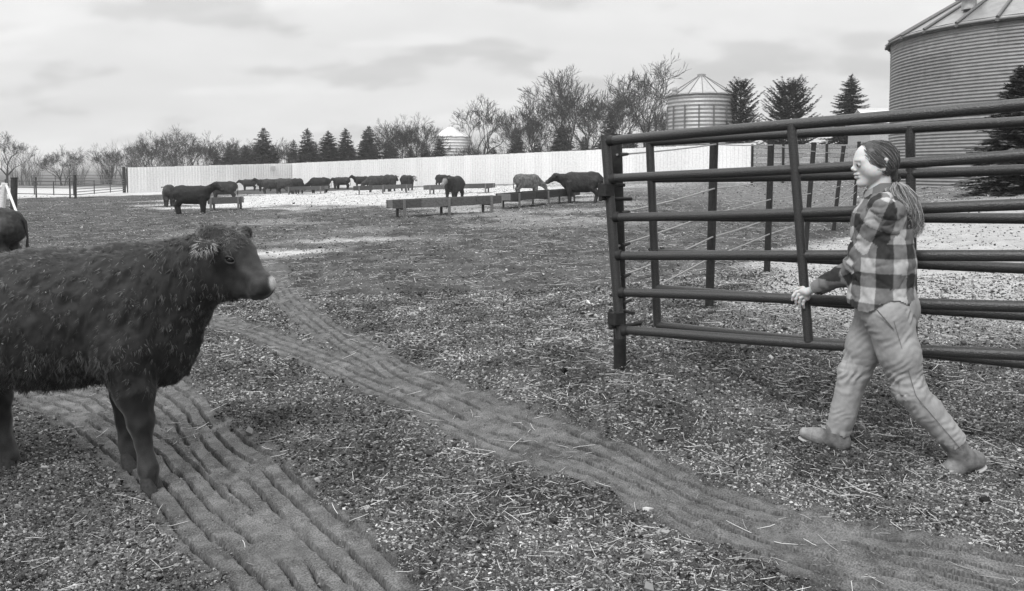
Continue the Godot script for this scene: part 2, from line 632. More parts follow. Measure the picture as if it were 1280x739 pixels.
func build_litter() -> void:
	var m := mat(1.0, 0.9, null, 1.0, true)
	m.metallic_specular = 0.25
	# crumbs of dirt, dung and chipped bedding: a dense near layer and a coarser far one
	for kind in 6:
		var xfs := []
		var cols := PackedColorArray()
		var near := kind < 3
		for i in (185000 if near else 48000):
			var d := exp(rng.randf_range(log(2.35), log(10.0))) if near else exp(rng.randf_range(log(8.5), log(70.0)))
			var x := rng.randf_range(-1.0, 1.0) * (d * 0.72 + (1.3 if near else 2.0))
			var r := rut(x, d).x if d < 17.0 else 0.0
			if rng.randf() < r * r * 0.86: continue
			var size := (0.0042 + 0.0105 * pow(rng.randf(), 3.2)) * pow(d / 3.4, 0.5)
			if rng.randf() < 0.004: size *= 2.6
			if r > 0.25: size *= 0.5
			var b := Basis.from_euler(Vector3(rng.randf_range(-0.5, 0.5), rng.randf() * TAU, rng.randf_range(-0.5, 0.5))).scaled(Vector3(size, size * rng.randf_range(0.6, 1.1), size * rng.randf_range(0.5, 1.0)))
			xfs.append(Transform3D(b, Vector3(x, ground_y(x, -d) + size * rng.randf_range(0.0, 0.3), -d)))
			var v := 0.012 + 0.07 * rng.randf()
			var dice := rng.randf()
			var s := straw_at(x, d)
			if dice < 0.45: v = rng.randf_range(0.14, 0.34)
			if dice < 0.09 + 0.5 * s and (kind % 3 > 0 or dice < 0.02):
				v = rng.randf_range(0.35, 0.55)
				size *= 0.85
			v *= clampf(1.0 + 0.6 * nm.get_noise_2d(x * 7.0 - 20.0, d * 7.0) + 0.4 * nz.get_noise_2d(x * 14.0, d * 14.0), 0.55, 1.4)
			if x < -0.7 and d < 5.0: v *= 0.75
			if r > 0.25: v = rng.randf_range(0.07, 0.2)
			cols.append(Color(v, v, v))
		scatter("dirt_crumbs", crumb(11 + kind, [0.75, 0.28, 0.5][kind % 3], [0.8, 0.42, 0.3][kind % 3]), m, xfs, cols, ["dark crumbs of dirt and dung strewn over the near yard", "flat chips of bedding and dirt strewn over the near yard", "small clods of dried mud strewn over the near yard", "dark clods of trodden dirt over the far yard", "pale clods and chips over the far yard", "lumps of mud and litter over the far yard"][kind])
	for kind in 3:
		var xfs := []
		var cols := PackedColorArray()
		for i in 26000:
			var d := exp(rng.randf_range(log(2.35), log(60.0)))
			var x := rng.randf_range(-1.0, 1.0) * (d * 0.72 + 1.2)
			var s := straw_at(x, d)
			var r := rut(x, d).x if d < 17.0 else 0.0
			var p := nm.get_noise_2d(x * 6.0 + 40.0, d * 6.0)
			var east := smoothstep(-1.6, 0.4, x) * 0.25
			if rng.randf() > clampf(0.24 + east + p * 0.75, 0.05, 1.0) * (0.3 if x < -0.7 and d < 6.0 else 1.0) + s: continue
			if rng.randf() < r * r * 0.86: continue
			var l := (0.018 + 0.11 * pow(rng.randf(), 2.8)) * pow(d / 3.6, 0.6)
			var thick := minf(l, 0.075) * rng.randf_range(0.75, 1.2) * pow(d / 3.6, 0.35)
			var b := Basis.from_euler(Vector3(rng.randf_range(-0.2, 0.2), rng.randf() * TAU, rng.randf_range(-0.22, 0.22)))
			b = b * Basis.from_scale(Vector3(l, thick, thick if l < 0.075 else l * 0.8))
			xfs.append(Transform3D(b, Vector3(x, ground_y(x, -d) + 0.006, -d)))
			var v := rng.randf_range(0.3, 0.75)
			cols.append(Color(v, v, v))
		scatter("straw", straw_mesh(31 + kind), m, xfs, cols, ["loose pale straw lying scattered on the dirt", "bent pale straw stalks scattered on the dirt", "short bits of chopped straw on the dirt"][kind])

# ------------------------------------------------------------------ windbreak, fences, gates
func sheet_mesh(wide: float, tall: float) -> ArrayMesh:
	# a ribbed steel sheet, three raised ribs, facing +z, with a thin back
	var mb := MB.new()
	var prof := PackedVector2Array()
	var ribs := 3
	var p := wide / ribs
	prof.append(Vector2(-wide / 2, 0))
	for i in ribs:
		var c := -wide / 2 + p * (i + 0.5)
		prof.append_array(PackedVector2Array([Vector2(c - 0.045, 0), Vector2(c - 0.03, 0.06), Vector2(c + 0.03, 0.06), Vector2(c + 0.045, 0)]))
	prof.append(Vector2(wide / 2 - 0.006, 0))
	for i in prof.size() - 1:
		var a := prof[i]
		var b := prof[i + 1]
		mb.quad(Vector3(a.x, 0, a.y), Vector3(a.x, tall, a.y), Vector3(b.x, tall, b.y), Vector3(b.x, 0, b.y))
	mb.quad(Vector3(-wide / 2, tall, 0), Vector3(-wide / 2, tall, -0.02), Vector3(wide / 2, tall, -0.02), Vector3(wide / 2, tall, 0))
	return mb.mesh()

func build_windbreak() -> void:
	var wall := thing("windbreak_wall", "long white ribbed steel windbreak wall behind the herd", "windbreak", Vector3.ZERO)
	var ms := [mat(0.8, 0.55, M.speck2, 0.5), mat(0.77, 0.55, M.speck2, 0.4), mat(0.83, 0.55, M.speck2, 0.6)]
	var runs := [[Vector3(-39.2, 1.77, -79.0), Vector3(-27.0, 2.36, -95.0)], [Vector3(-27.0, 2.36, -95.0), Vector3(18.9, 3.62, -60.0)]]
	var tall := 3.3
	var sm := sheet_mesh(0.96, tall)
	for k in 2:
		var a: Vector3 = runs[k][0]
		var b: Vector3 = runs[k][1]
		var n := int((b - a).length() / 0.96)
		var dir := Vector3(b.x - a.x, 0, b.z - a.z).normalized()
		var turn := atan2(-dir.z, dir.x)
		for i in n:
			var p := a.lerp(b, (i + 0.5) / n)
			put("sheet", sm, ms[rng.randi() % 3], wall, Transform3D(Basis(Vector3.UP, turn) * Basis.from_scale(Vector3((b - a).length() / n / 0.957, 1, 1)), p - Vector3(0, tall - rng.randf_range(-0.012, 0.012), 0)))
		# steel angle along the top and posts behind
		var mb := MB.new()
		var back := Vector3(0, 0, -0.09).rotated(Vector3.UP, turn)
		mb.bar(a + back, b + back, 0.05, 6)
		put("top_rail", mb.mesh(), M.rail, wall)
		for i in range(0, n + 1, 4):
			var p := a.lerp(b, float(i) / n) + back * 1.6
			var pm := MB.new()
			pm.bar(p - Vector3(0, tall, 0), p - Vector3(0, 0.05, 0), 0.06, 8)
			put("post", pm.mesh(), M.rail, wall)
	var e := MB.new()
	e.bar(Vector3(-39.5, -1.4, -78.8), Vector3(-39.5, 1.85, -78.8), 0.16, 8)
	put("end_post", e.mesh(), M.post, wall)
	# a small square vent door on the wall
	var q := runs[1][0].lerp(runs[1][1], 0.02) as Vector3
	var vm := MB.new()
	vm.box(Transform3D(Basis(Vector3.UP, 0.92), Vector3(-28.55, 1.75, -92.7)), Vector3(0.55, 0.5, 0.05), 0.01)
	put("patch_plate", vm.mesh(), mat(0.5, 0.6), wall)

func pipe_fence_run(a: Vector3, b: Vector3, tall: float, rails: int, label: String, m: Material, called := "pipe_gate", cat := "gate", ups := 3) -> Node3D:
	var o := thing(called, label, cat, a)
	var v := b - a
	for i in rails:
		var mb := MB.new()
		var y := tall * (0.25 + 0.75 * i / (rails - 1.0))
		mb.bar(Vector3(0, y, 0), v + Vector3(0, y, 0), 0.035, 6)
		put("rail", mb.mesh(), m, o)
	for i in ups:
		var mb := MB.new()
		var p := v * (i / (ups - 1.0))
		mb.bar(p + Vector3(0, 0.2 * tall, 0), p + Vector3(0, tall, 0), 0.04, 6)
		put("upright", mb.mesh(), m, o)
	return o

func post(called: String, label: String, cat: String, p: Vector3, top: Vector3, r: float, m: Material, group := "", sides := 12) -> Node3D:
	var o := thing(called, label, cat, p, 0.0, group)
	var mb := MB.new()
	var t := top - p
	mb.tube(PackedVector3Array([Vector3(0, -0.3, 0), t * 0.5 + Vector3(0.004, 0, 0.003), t]), PackedFloat32Array([r, r * 0.99, r]), sides)
	put("shaft", mb.mesh(), m, o)
	var cb := MB.new()
	cb.tube(PackedVector3Array([t + Vector3(0, -0.02, 0), t + Vector3(0, 0.012, 0), t + Vector3(0, 0.02, 0)]), PackedFloat32Array([r * 1.12, r * 1.12, r * 0.9]), sides)
	put("cap", cb.mesh(), m, o)
	return o

func build_gates() -> void:
	# front gate: six rails from the hinge stile to the east
	var TL := Vector3(0.597, 1.676, -4.95)
	var BL := Vector3(0.693, 0.464, -4.92)
	var TR := Vector3(2.408, 1.815, -3.66)
	var BR := Vector3(2.449, 0.617, -3.66)
	var o := thing("pipe_gate", "nearer of two dark six-rail pipe gates, the one whose rail the woman holds", "gate", Vector3(0.7, 0, -4.92), 0.0, "pipe gates at the alley")
	var org := o.position
	var far := 1.62
	for i in 6:
		var f := i / 5.0
		var a := TL.lerp(BL, f) - org
		var b := TR.lerp(BR, f) - org
		var e := a + (b - a) * far
		var mb := MB.new()
		var pts := PackedVector3Array()
		var rad := PackedFloat32Array()
		for k in 13:
			var t := k / 12.0
			pts.append(a.lerp(e, t) + Vector3(0, 0.005 * sin(t * 7.0 + i * 1.7) - 0.012 * sin(t * PI), 0.004 * sin(t * 9.0 + i)))
			rad.append((0.0285 if i > 0 else 0.031) * (1.0 if k > 0 else 0.95))
		mb.tube(pts, rad, 14)
		put("rail", mb.mesh(), M.rail, o)
		# the weld bead where rail meets stile
		var wb := MB.new()
		wb.tube(PackedVector3Array([a.lerp(e, 0.006), a.lerp(e, 0.016)]), PackedFloat32Array([0.036, 0.032]), 12)
		put("weld", wb.mesh(), M.post, o)
	var st := MB.new()
	var up := (TL - BL).normalized()
	st.bar(BL - up * 0.05 - org, TL + up * 0.035 - org, 0.031, 14)
	put("stile", st.mesh(), M.rail, o)
	var d := (TR - TL).normalized()
	for q in [[1.155, 0.0, 1.0], [2.35, 0.02, 0.98]]:
		var mb := MB.new()
		var a2: Vector3 = TL + d * q[0] + Vector3(0.0, -0.005, 0.012) - org
		var b2: Vector3 = BL + (BR - BL).normalized() * (q[0] + 0.012) + Vector3(0, 0.0, 0.012) - org
		mb.bar(a2, b2, 0.0255, 12)
		put("upright", mb.mesh(), M.rail, o)
	# hinge clasps round the stile
	for y in [1.365, 0.545]:
		var c := BL.lerp(TL, (y - BL.y) / (TL.y - BL.y)) - org
		var mb := MB.new()
		var bs := Basis(Vector3.UP, 0.62)
		mb.box(Transform3D(bs, c + Vector3(-0.022, 0, 0.01)), Vector3(0.088, 0.09, 0.075), 0.008)
		mb.box(Transform3D(bs, c + Vector3(0.05, 0.03, -0.06)), Vector3(0.02, 0.02, 0.16), 0.003)
		put("hinge_clasp", mb.mesh(), M.post, o)
		var bolt := MB.new()
		bolt.bar(c + Vector3(-0.06, -0.07, 0.02), c + Vector3(-0.055, 0.06, 0.02), 0.011, 8)
		bolt.bar(c + Vector3(-0.06, -0.055, 0.035), c + Vector3(0.16, -0.062, -0.12), 0.012, 8)
		put("hinge_bolt", bolt.mesh(), M.post, o)
	# back gate: lies almost flat behind the front one
	var L1 := Vector3(0.911, 1.675, -5.14)
	var L0 := Vector3(0.976, 0.456, -5.14)
	var R1 := Vector3(2.496, 1.739, -3.79)
	var R0 := Vector3(2.538, 0.54, -3.79)
	var g := thing("pipe_gate", "farther of two dark six-rail pipe gates, swung flat behind the held one", "gate", Vector3(0.98, 0, -5.14), 0.0, "pipe gates at the alley")
	org = g.position
	for i in 6:
		var f := i / 5.0
		var a := L1.lerp(L0, f) - org
		var b := R1.lerp(R0, f) - org
		var e := a + (b - a) * 1.7
		var mb := MB.new()
		var pts := PackedVector3Array()
		var rad := PackedFloat32Array()
		for k in 13:
			var t := k / 12.0
			pts.append(a.lerp(e, t) + Vector3(0, 0.004 * sin(t * 8.0 + i * 2.1) - 0.008 * sin(t * PI), 0))
			rad.append(0.0275)
		mb.tube(pts, rad, 14)
		put("rail", mb.mesh(), M.rail, g)
	var ends := MB.new()
	ends.bar(L0 + Vector3(0, -0.01, 0) - org, L1 + Vector3(0, 0.02, 0) - org, 0.0275, 12)
	put("stile", ends.mesh(), M.rail, g)
	var rd := R1 - L1
	for t in [1.0 - 0.245, 1.42]:
		var mb := MB.new()
		mb.bar(L1 + rd * t + Vector3(0, 0, 0.008) - org, L0 + (R0 - L0) * t + Vector3(0, 0, 0.008) - org, 0.0245, 12)
		put("upright", mb.mesh(), M.rail, g)
	# chain that ties the back gate to the hinge post
	var ch := thing("gate_chain", "short dark chain looped round the stile of the farther pipe gate", "chain", Vector3(0.95, 0.95, -5.14))
	for i in 7:
		var link := TorusMesh.new()
		link.inner_radius = 0.012
		link.outer_radius = 0.022
		link.rings = 10
		link.ring_segments = 6
		var an := TAU * i / 7.0
		put("link", link, M.post, ch, Transform3D(Basis.from_euler(Vector3(an, an * 2.0, PI / 2 * (i % 2))), Vector3(0.02 + 0.045 * cos(an), 0.012 * sin(an * 2.0), 0.045 * sin(an))))
	# alley fence: posts that run away to the north-east, joined by cables
	var bases := PackedVector3Array([Vector3(0.735, 0, -5.16), Vector3(1.81, 0, -7.06), Vector3(3.18, 0, -9.61), Vector3(4.9, 0, -12.9), Vector3(6.6, 0, -15.9), Vector3(8.4, 0, -19.0)])
	var lean := [Vector3(-0.05, 0, 0.02), Vector3(0.03, 0, 0), Vector3(0.03, 0, 0), Vector3(0.12, 0, 0), Vector3(0.2, 0, 0), Vector3(0.1, 0, 0)]
	var names := ["thick dark fence post that the nearer pipe gate hangs on", "dark pipe fence post second from the gate hinge", "dark pipe fence post third from the gate hinge", "dark pipe fence post fourth from the gate hinge, leaning right", "dark pipe fence post fifth from the gate hinge, leaning more", "dark pipe fence post farthest from the gate hinge, by the board fence"]
	var tops := []
	for i in 6:
		bases[i].y = land(bases[i].x, bases[i].z)
		var tall: float = [1.54, 1.6, 1.72, 1.78, 1.74, 1.7][i]
		tops.append(bases[i] + Vector3(0, tall, 0) + lean[i])
		post("fence_post", names[i], "fence post", bases[i], tops[i], 0.043 if i == 0 else 0.04, M.post, "posts of the alley fence")
	var hs := [0.925, 0.675, 0.535, 0.4, 0.285]
	var cl := ["top steel cable of the alley fence, level above the others", "second steel cable from the top of the alley fence", "middle steel cable of the alley fence", "fourth steel cable down on the alley fence", "lowest steel cable of the alley fence"]
	for k in 5:
		var mb := MB.new()
		var pts := PackedVector3Array()
		var rad := PackedFloat32Array()
		for i in 6:
			var p: Vector3 = bases[i].lerp(tops[i], hs[k])
			if i > 0:
				var q: Vector3 = bases[i - 1].lerp(tops[i - 1], hs[k])
				for s in [0.25, 0.5, 0.75]:
					pts.append(q.lerp(p, s) - Vector3(0, 0.007 * 4 * s * (1 - s) * (1.0 + 0.6 * (k % 2)), 0) + Vector3(0, 0, 0.05))
					rad.append(0.0065)
			pts.append(p + Vector3(0, 0, 0.05))
			rad.append(0.0075)
		mb.tube(pts, rad, 6)
		var c := thing("fence_cable", cl[k], "cable", Vector3.ZERO, 0.0, "cables of the alley fence")
		put("strand", mb.mesh(), M.cable, c)
		var hook := MB.new()
		var h0: Vector3 = bases[0].lerp(tops[0], hs[k]) + Vector3(0.02, 0, 0.05)
		hook.bar(h0, h0 + (pts[1] - pts[0]).normalized() * 0.13, 0.015, 8, 0.01)
		put("turnbuckle", hook.mesh(), M.post, c)

func build_board_fence() -> void:
	var a := Vector3(11.1, 0, -36.0)
	var b := Vector3(18.2, 0, -35.2)
	var o := thing("board_fence", "grey horizontal board fence beyond the alley, left of the large bin", "fence", a)
	var v := b - a
	var y0 := 0.62
	for i in 10:
		var mb := MB.new()
		var y := y0 + 0.12 + i * 0.205
		mb.box(Transform3D(Basis(Vector3.UP, atan2(-v.z, v.x)), v * 0.5 + Vector3(0, y, rng.randf_range(-0.01, 0.01))), Vector3(v.length(), 0.188, 0.03), 0.006)
		put("board", mb.mesh(), [M.board, M.board2][i % 2], o)
	for t in [0.005, 0.2, 0.47, 0.74, 0.98]:
		var mb := MB.new()
		var p: Vector3 = v * t + Vector3(0, 0, 0.06)
		mb.box(Transform3D(Basis.IDENTITY, p + Vector3(0, 1.45, 0)), Vector3(0.1, 2.5, 0.08), 0.01)
		put("post", mb.mesh(), M.post, o)
	# wire fence that goes on in front of the large bin
	var w := thing("wire_fence", "thin wire fence with dark posts in front of the large bin", "fence", Vector3(11.0, 0, -22.6))
	for k in 3:
		var mb := MB.new()
		mb.bar(Vector3(0, 1.25 + 0.3 * k, 0), Vector3(6.5, 1.45 + 0.3 * k, 4.6), 0.012, 5)
		put("wire", mb.mesh(), M.cable, w)
	for t in [0.03, 0.5, 0.97]:
		var mb := MB.new()
		var p := Vector3(6.5 * t, 0, 4.6 * t)
		mb.bar(p + Vector3(0, 0.4, 0), p + Vector3(0, 2.05, 0), 0.045, 8)
		put("post", mb.mesh(), M.post, w)

func build_west_fences() -> void:
	# fence and gate west of the windbreak
	var y := -0.8
	var ps := [[Vector3(-43.2, y, -66.0), 1.5], [Vector3(-40.0, y, -65.0), 1.7], [Vector3(-36.3, y, -63.5), 1.6], [Vector3(-35.0, y, -62.0), 1.9]]
	var nn := ["thin dark post at the west end of the pasture fence", "dark post west of the pasture gate, second along the fence", "thin dark post next to the pasture gate's post", "thick dark post that the pasture gate hangs on"]
	for i in 4:
		var p: Vector3 = ps[i][0]
		post("pasture_post", nn[i], "fence post", p, p + Vector3(0, ps[i][1], 0), 0.1 if i == 3 else 0.06, M.post, "posts of the pasture fence", 8)
	pipe_fence_run(Vector3(-35.0, y - 0.05, -62.0), Vector3(-38.9, -0.9, -77.6), 1.5, 6, "dark six-rail pasture gate at the west end of the windbreak", M.rail, "pasture_gate", "gate", 4)
	pipe_fence_run(Vector3(-48.0, y, -67.5), Vector3(-35.2, y, -62.1), 1.4, 3, "dark three-rail pasture fence at the far west of the yard", M.rail, "pasture_fence", "fence", 7)
	# far fence across the field
	pipe_fence_run(Vector3(-62.0, -0.75, -100.0), Vector3(-40.5, -0.75, -104.0), 1.6, 4, "distant dark fence across the pale field under the trees", M.rail, "field_fence", "fence", 9)
	# white brace post
	var o := thing("brace_post", "white square post with two slanting stay rods at the far west edge of the yard", "post", Vector3(-20.35, land(-20.6, -31.0), -31.0))
	var mb := MB.new()
	mb.tube(PackedVector3Array([Vector3(-0.22, -0.2, 0), Vector3(0.02, 1.55, 0)]), PackedFloat32Array([0.14, 0.13]), 4)
	put("shaft", mb.mesh(), M.white, o)
	var s1 := MB.new()
	s1.bar(Vector3(0.08, 1.48, 0), Vector3(1.25, 0.0, 1.0), 0.05, 6)
	put("stay_rod", s1.mesh(), M.white, o)
	var s2 := MB.new()
	s2.bar(Vector3(-0.05, 1.48, 0), Vector3(-1.3, 0.0, 0.6), 0.05, 6)
	put("stay_rod", s2.mesh(), M.white, o)
	var dk := post("brace_stump", "thick dark wooden post right behind the white brace post", "post", Vector3(-20.55, land(-20.5, -31.8), -31.8), Vector3(-20.45, land(-20.5, -31.8) + 1.75, -31.8), 0.13, M.bark, "", 10)

func build_bunk(a: Vector3, b: Vector3, label: String, tone: float, legs: int, secs: int) -> void:
	a.y = land(a.x, a.z)
	b.y = land(b.x, b.z)
	var o := thing("feed_bunk", label, "feed bunk", a, 0.0, "wooden feed bunks in the yard")
	var v := b - a
	var side := Vector3(-v.z, 0, v.x).normalized() * 0.36
	if side.z < 0: side = -side
	var turn := atan2(-v.z, v.x)
	var tilt := Basis(Vector3.UP, turn) * Basis(Vector3.BACK, asin(clampf(v.y / v.length(), -1, 1)))
	for s in [1.0, -1.0]:
		for i in secs:
			var t0 := float(i) / secs
			var m := mat(tone * rng.randf_range(0.7, 1.35), 0.85, M.grain, 0.7)
			var mb := MB.new()
			mb.box(Transform3D(tilt, v * (t0 + 0.5 / secs) + side * s + Vector3(0, 0.47 + rng.randf_range(-0.012, 0.012), 0)), Vector3(v.length() / secs - 0.015, 0.3, 0.045), 0.006)
			put("side_board", mb.mesh(), m, o)
	var fl := MB.new()
	fl.box(Transform3D(tilt, v * 0.5 + Vector3(0, 0.36, 0)), Vector3(v.length() - 0.06, 0.04, 0.66), 0.006)
	put("floor_board", fl.mesh(), M.plank, o)
	for e in 2:
		var eb := MB.new()
		eb.box(Transform3D(tilt, v * (0.012 + 0.976 * e) + Vector3(0, 0.48, 0)), Vector3(0.04, 0.26, 0.66), 0.006)
		put("end_board", eb.mesh(), M.plank, o)
	for i in legs:
		var t := 0.1 + 0.8 * i / maxf(legs - 1.0, 1.0)
		for s in [1.0, -1.0]:
			var lb := MB.new()
			lb.box(Transform3D(Basis(Vector3.UP, turn), v * t + side * (s * 1.11) + Vector3(0, 0.24, 0)), Vector3(0.1, 0.74, 0.05), 0.006)
			put("leg", lb.mesh(), M.plank, o)
		var cb := MB.new()
		cb.box(Transform3D(Basis(Vector3.UP, turn), v * t + Vector3(0, 0.3, 0)), Vector3(0.07, 0.07, 0.74), 0.005)
		put("cross_bar", cb.mesh(), M.plank, o)

func build_bunks() -> void:
	build_bunk(Vector3(-4.35, 0, -27.4), Vector3(-0.55, 0, -29.3), "nearest long wooden feed bunk, with patched side boards, in the middle of the yard", 0.11, 3, 4)
	build_bunk(Vector3(-0.35, 0, -31.2), Vector3(2.85, 0, -36.2), "dark wooden feed bunk under the head of the large cow near the gate", 0.05, 3, 3)
	build_bunk(Vector3(-5.9, 0, -52.5), Vector3(-1.2, 0, -51.5), "feed bunk behind the cow with the pale face", 0.09, 3, 3)
	build_bunk(Vector3(-11.6, 0, -56.5), Vector3(-7.4, 0, -57.3), "feed bunk between the middle group of cattle", 0.08, 3, 3)
	build_bunk(Vector3(-18.3, 0, -63.0), Vector3(-14.9, 0, -62.2), "feed bunk in front of the tight row of cattle", 0.08, 2, 2)
	build_bunk(Vector3(-14.75, 0, -37.6), Vector3(-13.2, 0, -37.9), "short feed bunk beside the standing cow at the west", 0.08, 2, 1)

# ------------------------------------------------------------------ grain bins
func ring_sheet(r: float, arc: float, tall: float, waves: int, amp: float, segs: int) -> ArrayMesh:
	var mb := MB.new()
	var rows := waves * 6
	for i in rows + 1:
		var ph := TAU * waves * i / rows
		var rr := r + amp * cos(ph)
		var slope := amp * TAU * waves / tall * sin(ph)
		for j in segs + 1:
			var an := arc * (float(j) / segs - 0.5)
			var d := Vector3(sin(an), 0, cos(an))
			mb.vert(d * rr + Vector3(0, tall * i / rows, 0), (d + Vector3(0, slope, 0)).normalized())
	var w := segs + 1
	for i in rows:
		for j in segs:
			var a := i * w + j
			mb.ix.append_array(PackedInt32Array([a, a + w, a + 1, a + 1, a + w, a + w + 1]))
	return mb.mesh()

func build_bin(called: String, label: String, at: Vector3, r: float, eave: float, peak: float, ring_h: float, waves: int, amp: float, sheets: int, gores: int, tone: float, overhang: float, ribm: Material = null) -> Node3D:
	if ribm == null: ribm = M.ribdark
	var o := thing(called, label, "grain bin", at)
	var arc := TAU / sheets
	var sm := ring_sheet(r, arc * 1.01, ring_h, waves, amp, maxi(4, 60 / sheets))
	var rings := int(ceil((eave) / ring_h))
	var ms := []
	for i in 5: 
		var mm := mat(tone * (0.88 + 0.06 * i), 0.5, M.speck, 0.35)
		mm.metallic = 0.35
		ms.append(mm)
	for k in rings:
		for j in sheets:
			var an := arc * (j + 0.5 * (k % 2))
			var b := Basis(Vector3.UP, an) * Basis.from_scale(Vector3(1.0 + 0.0006 * ((j + k) % 2), 1, 1.0 + 0.0006 * ((j + k) % 2)))
			put("wall_sheet", sm, ms[rng.randi() % 5], o, Transform3D(b, Vector3(0, eave - ring_h * (k + 1), 0)))
	# roof: wedge panels with a raised rib at each seam
	var ro := MB.new()
	var cap_r := r * 0.11
	var top := peak - (peak - eave) * 0.11
	var re := r + overhang
	var ye := eave - overhang * (peak - eave) / r
	var wa := TAU / gores
	var wedge := MB.new()
	var p0 := Vector3(sin(-wa / 2) * re, ye, cos(wa / 2) * re)
	var p1 := Vector3(sin(wa / 2) * re, ye, cos(wa / 2) * re)
	var q0 := Vector3(sin(-wa / 2) * cap_r, top, cos(wa / 2) * cap_r)
	var q1 := Vector3(sin(wa / 2) * cap_r, top, cos(wa / 2) * cap_r)
	wedge.quad(p0, q0, q1, p1)
	wedge.quad(p0 + Vector3(0, -0.05, 0), p0, p1, p1 + Vector3(0, -0.05, 0))
	var wm := wedge.mesh()
	var rib := MB.new()
	var rs := clampf(r * 0.011, 0.03, 0.06)
	rib.tube(PackedVector3Array([p1 * Vector3(1.01, 1, 1.01) + Vector3(0, rs * 0.5, 0), q1 + Vector3(0, rs * 0.6, 0)]), PackedFloat32Array([rs, rs * 0.8]), 6)
	var rm := rib.mesh()
	var roofm := []
	for i in 3:
		var mm := mat(tone * (1.0 + 0.08 * i), 0.45, M.speck, 0.3)
		mm.metallic = 0.35
		roofm.append(mm)
	for i in gores:
		put("roof_panel", wm, roofm[rng.randi() % 3], o, Transform3D(Basis(Vector3.UP, wa * i), Vector3.ZERO))
		put("roof_rib", rm, ribm, o, Transform3D(Basis(Vector3.UP, wa * i), Vector3.ZERO))
	var cp := MB.new()
	cp.tube(PackedVector3Array([Vector3(0, top - 0.05, 0), Vector3(0, top + 0.12, 0), Vector3(0, top + 0.2, 0), Vector3(0, peak + 0.05, 0)]), PackedFloat32Array([cap_r * 1.1, cap_r * 1.1, cap_r * 1.25, cap_r * 0.3]), 20)
	put("roof_cap", cp.mesh(), roofm[0], o)
	var ev := MB.new()
	var seg := 72
	for i in seg:
		var a0 := TAU * i / seg
		var a1 := TAU * (i + 1) / seg
		ev.bar(Vector3(sin(a0) * re, ye - 0.04, cos(a0) * re), Vector3(sin(a1) * re, ye - 0.04, cos(a1) * re), rs * 0.8, 5)
	put("eave_edge", ev.mesh(), ribm, o)
	return o

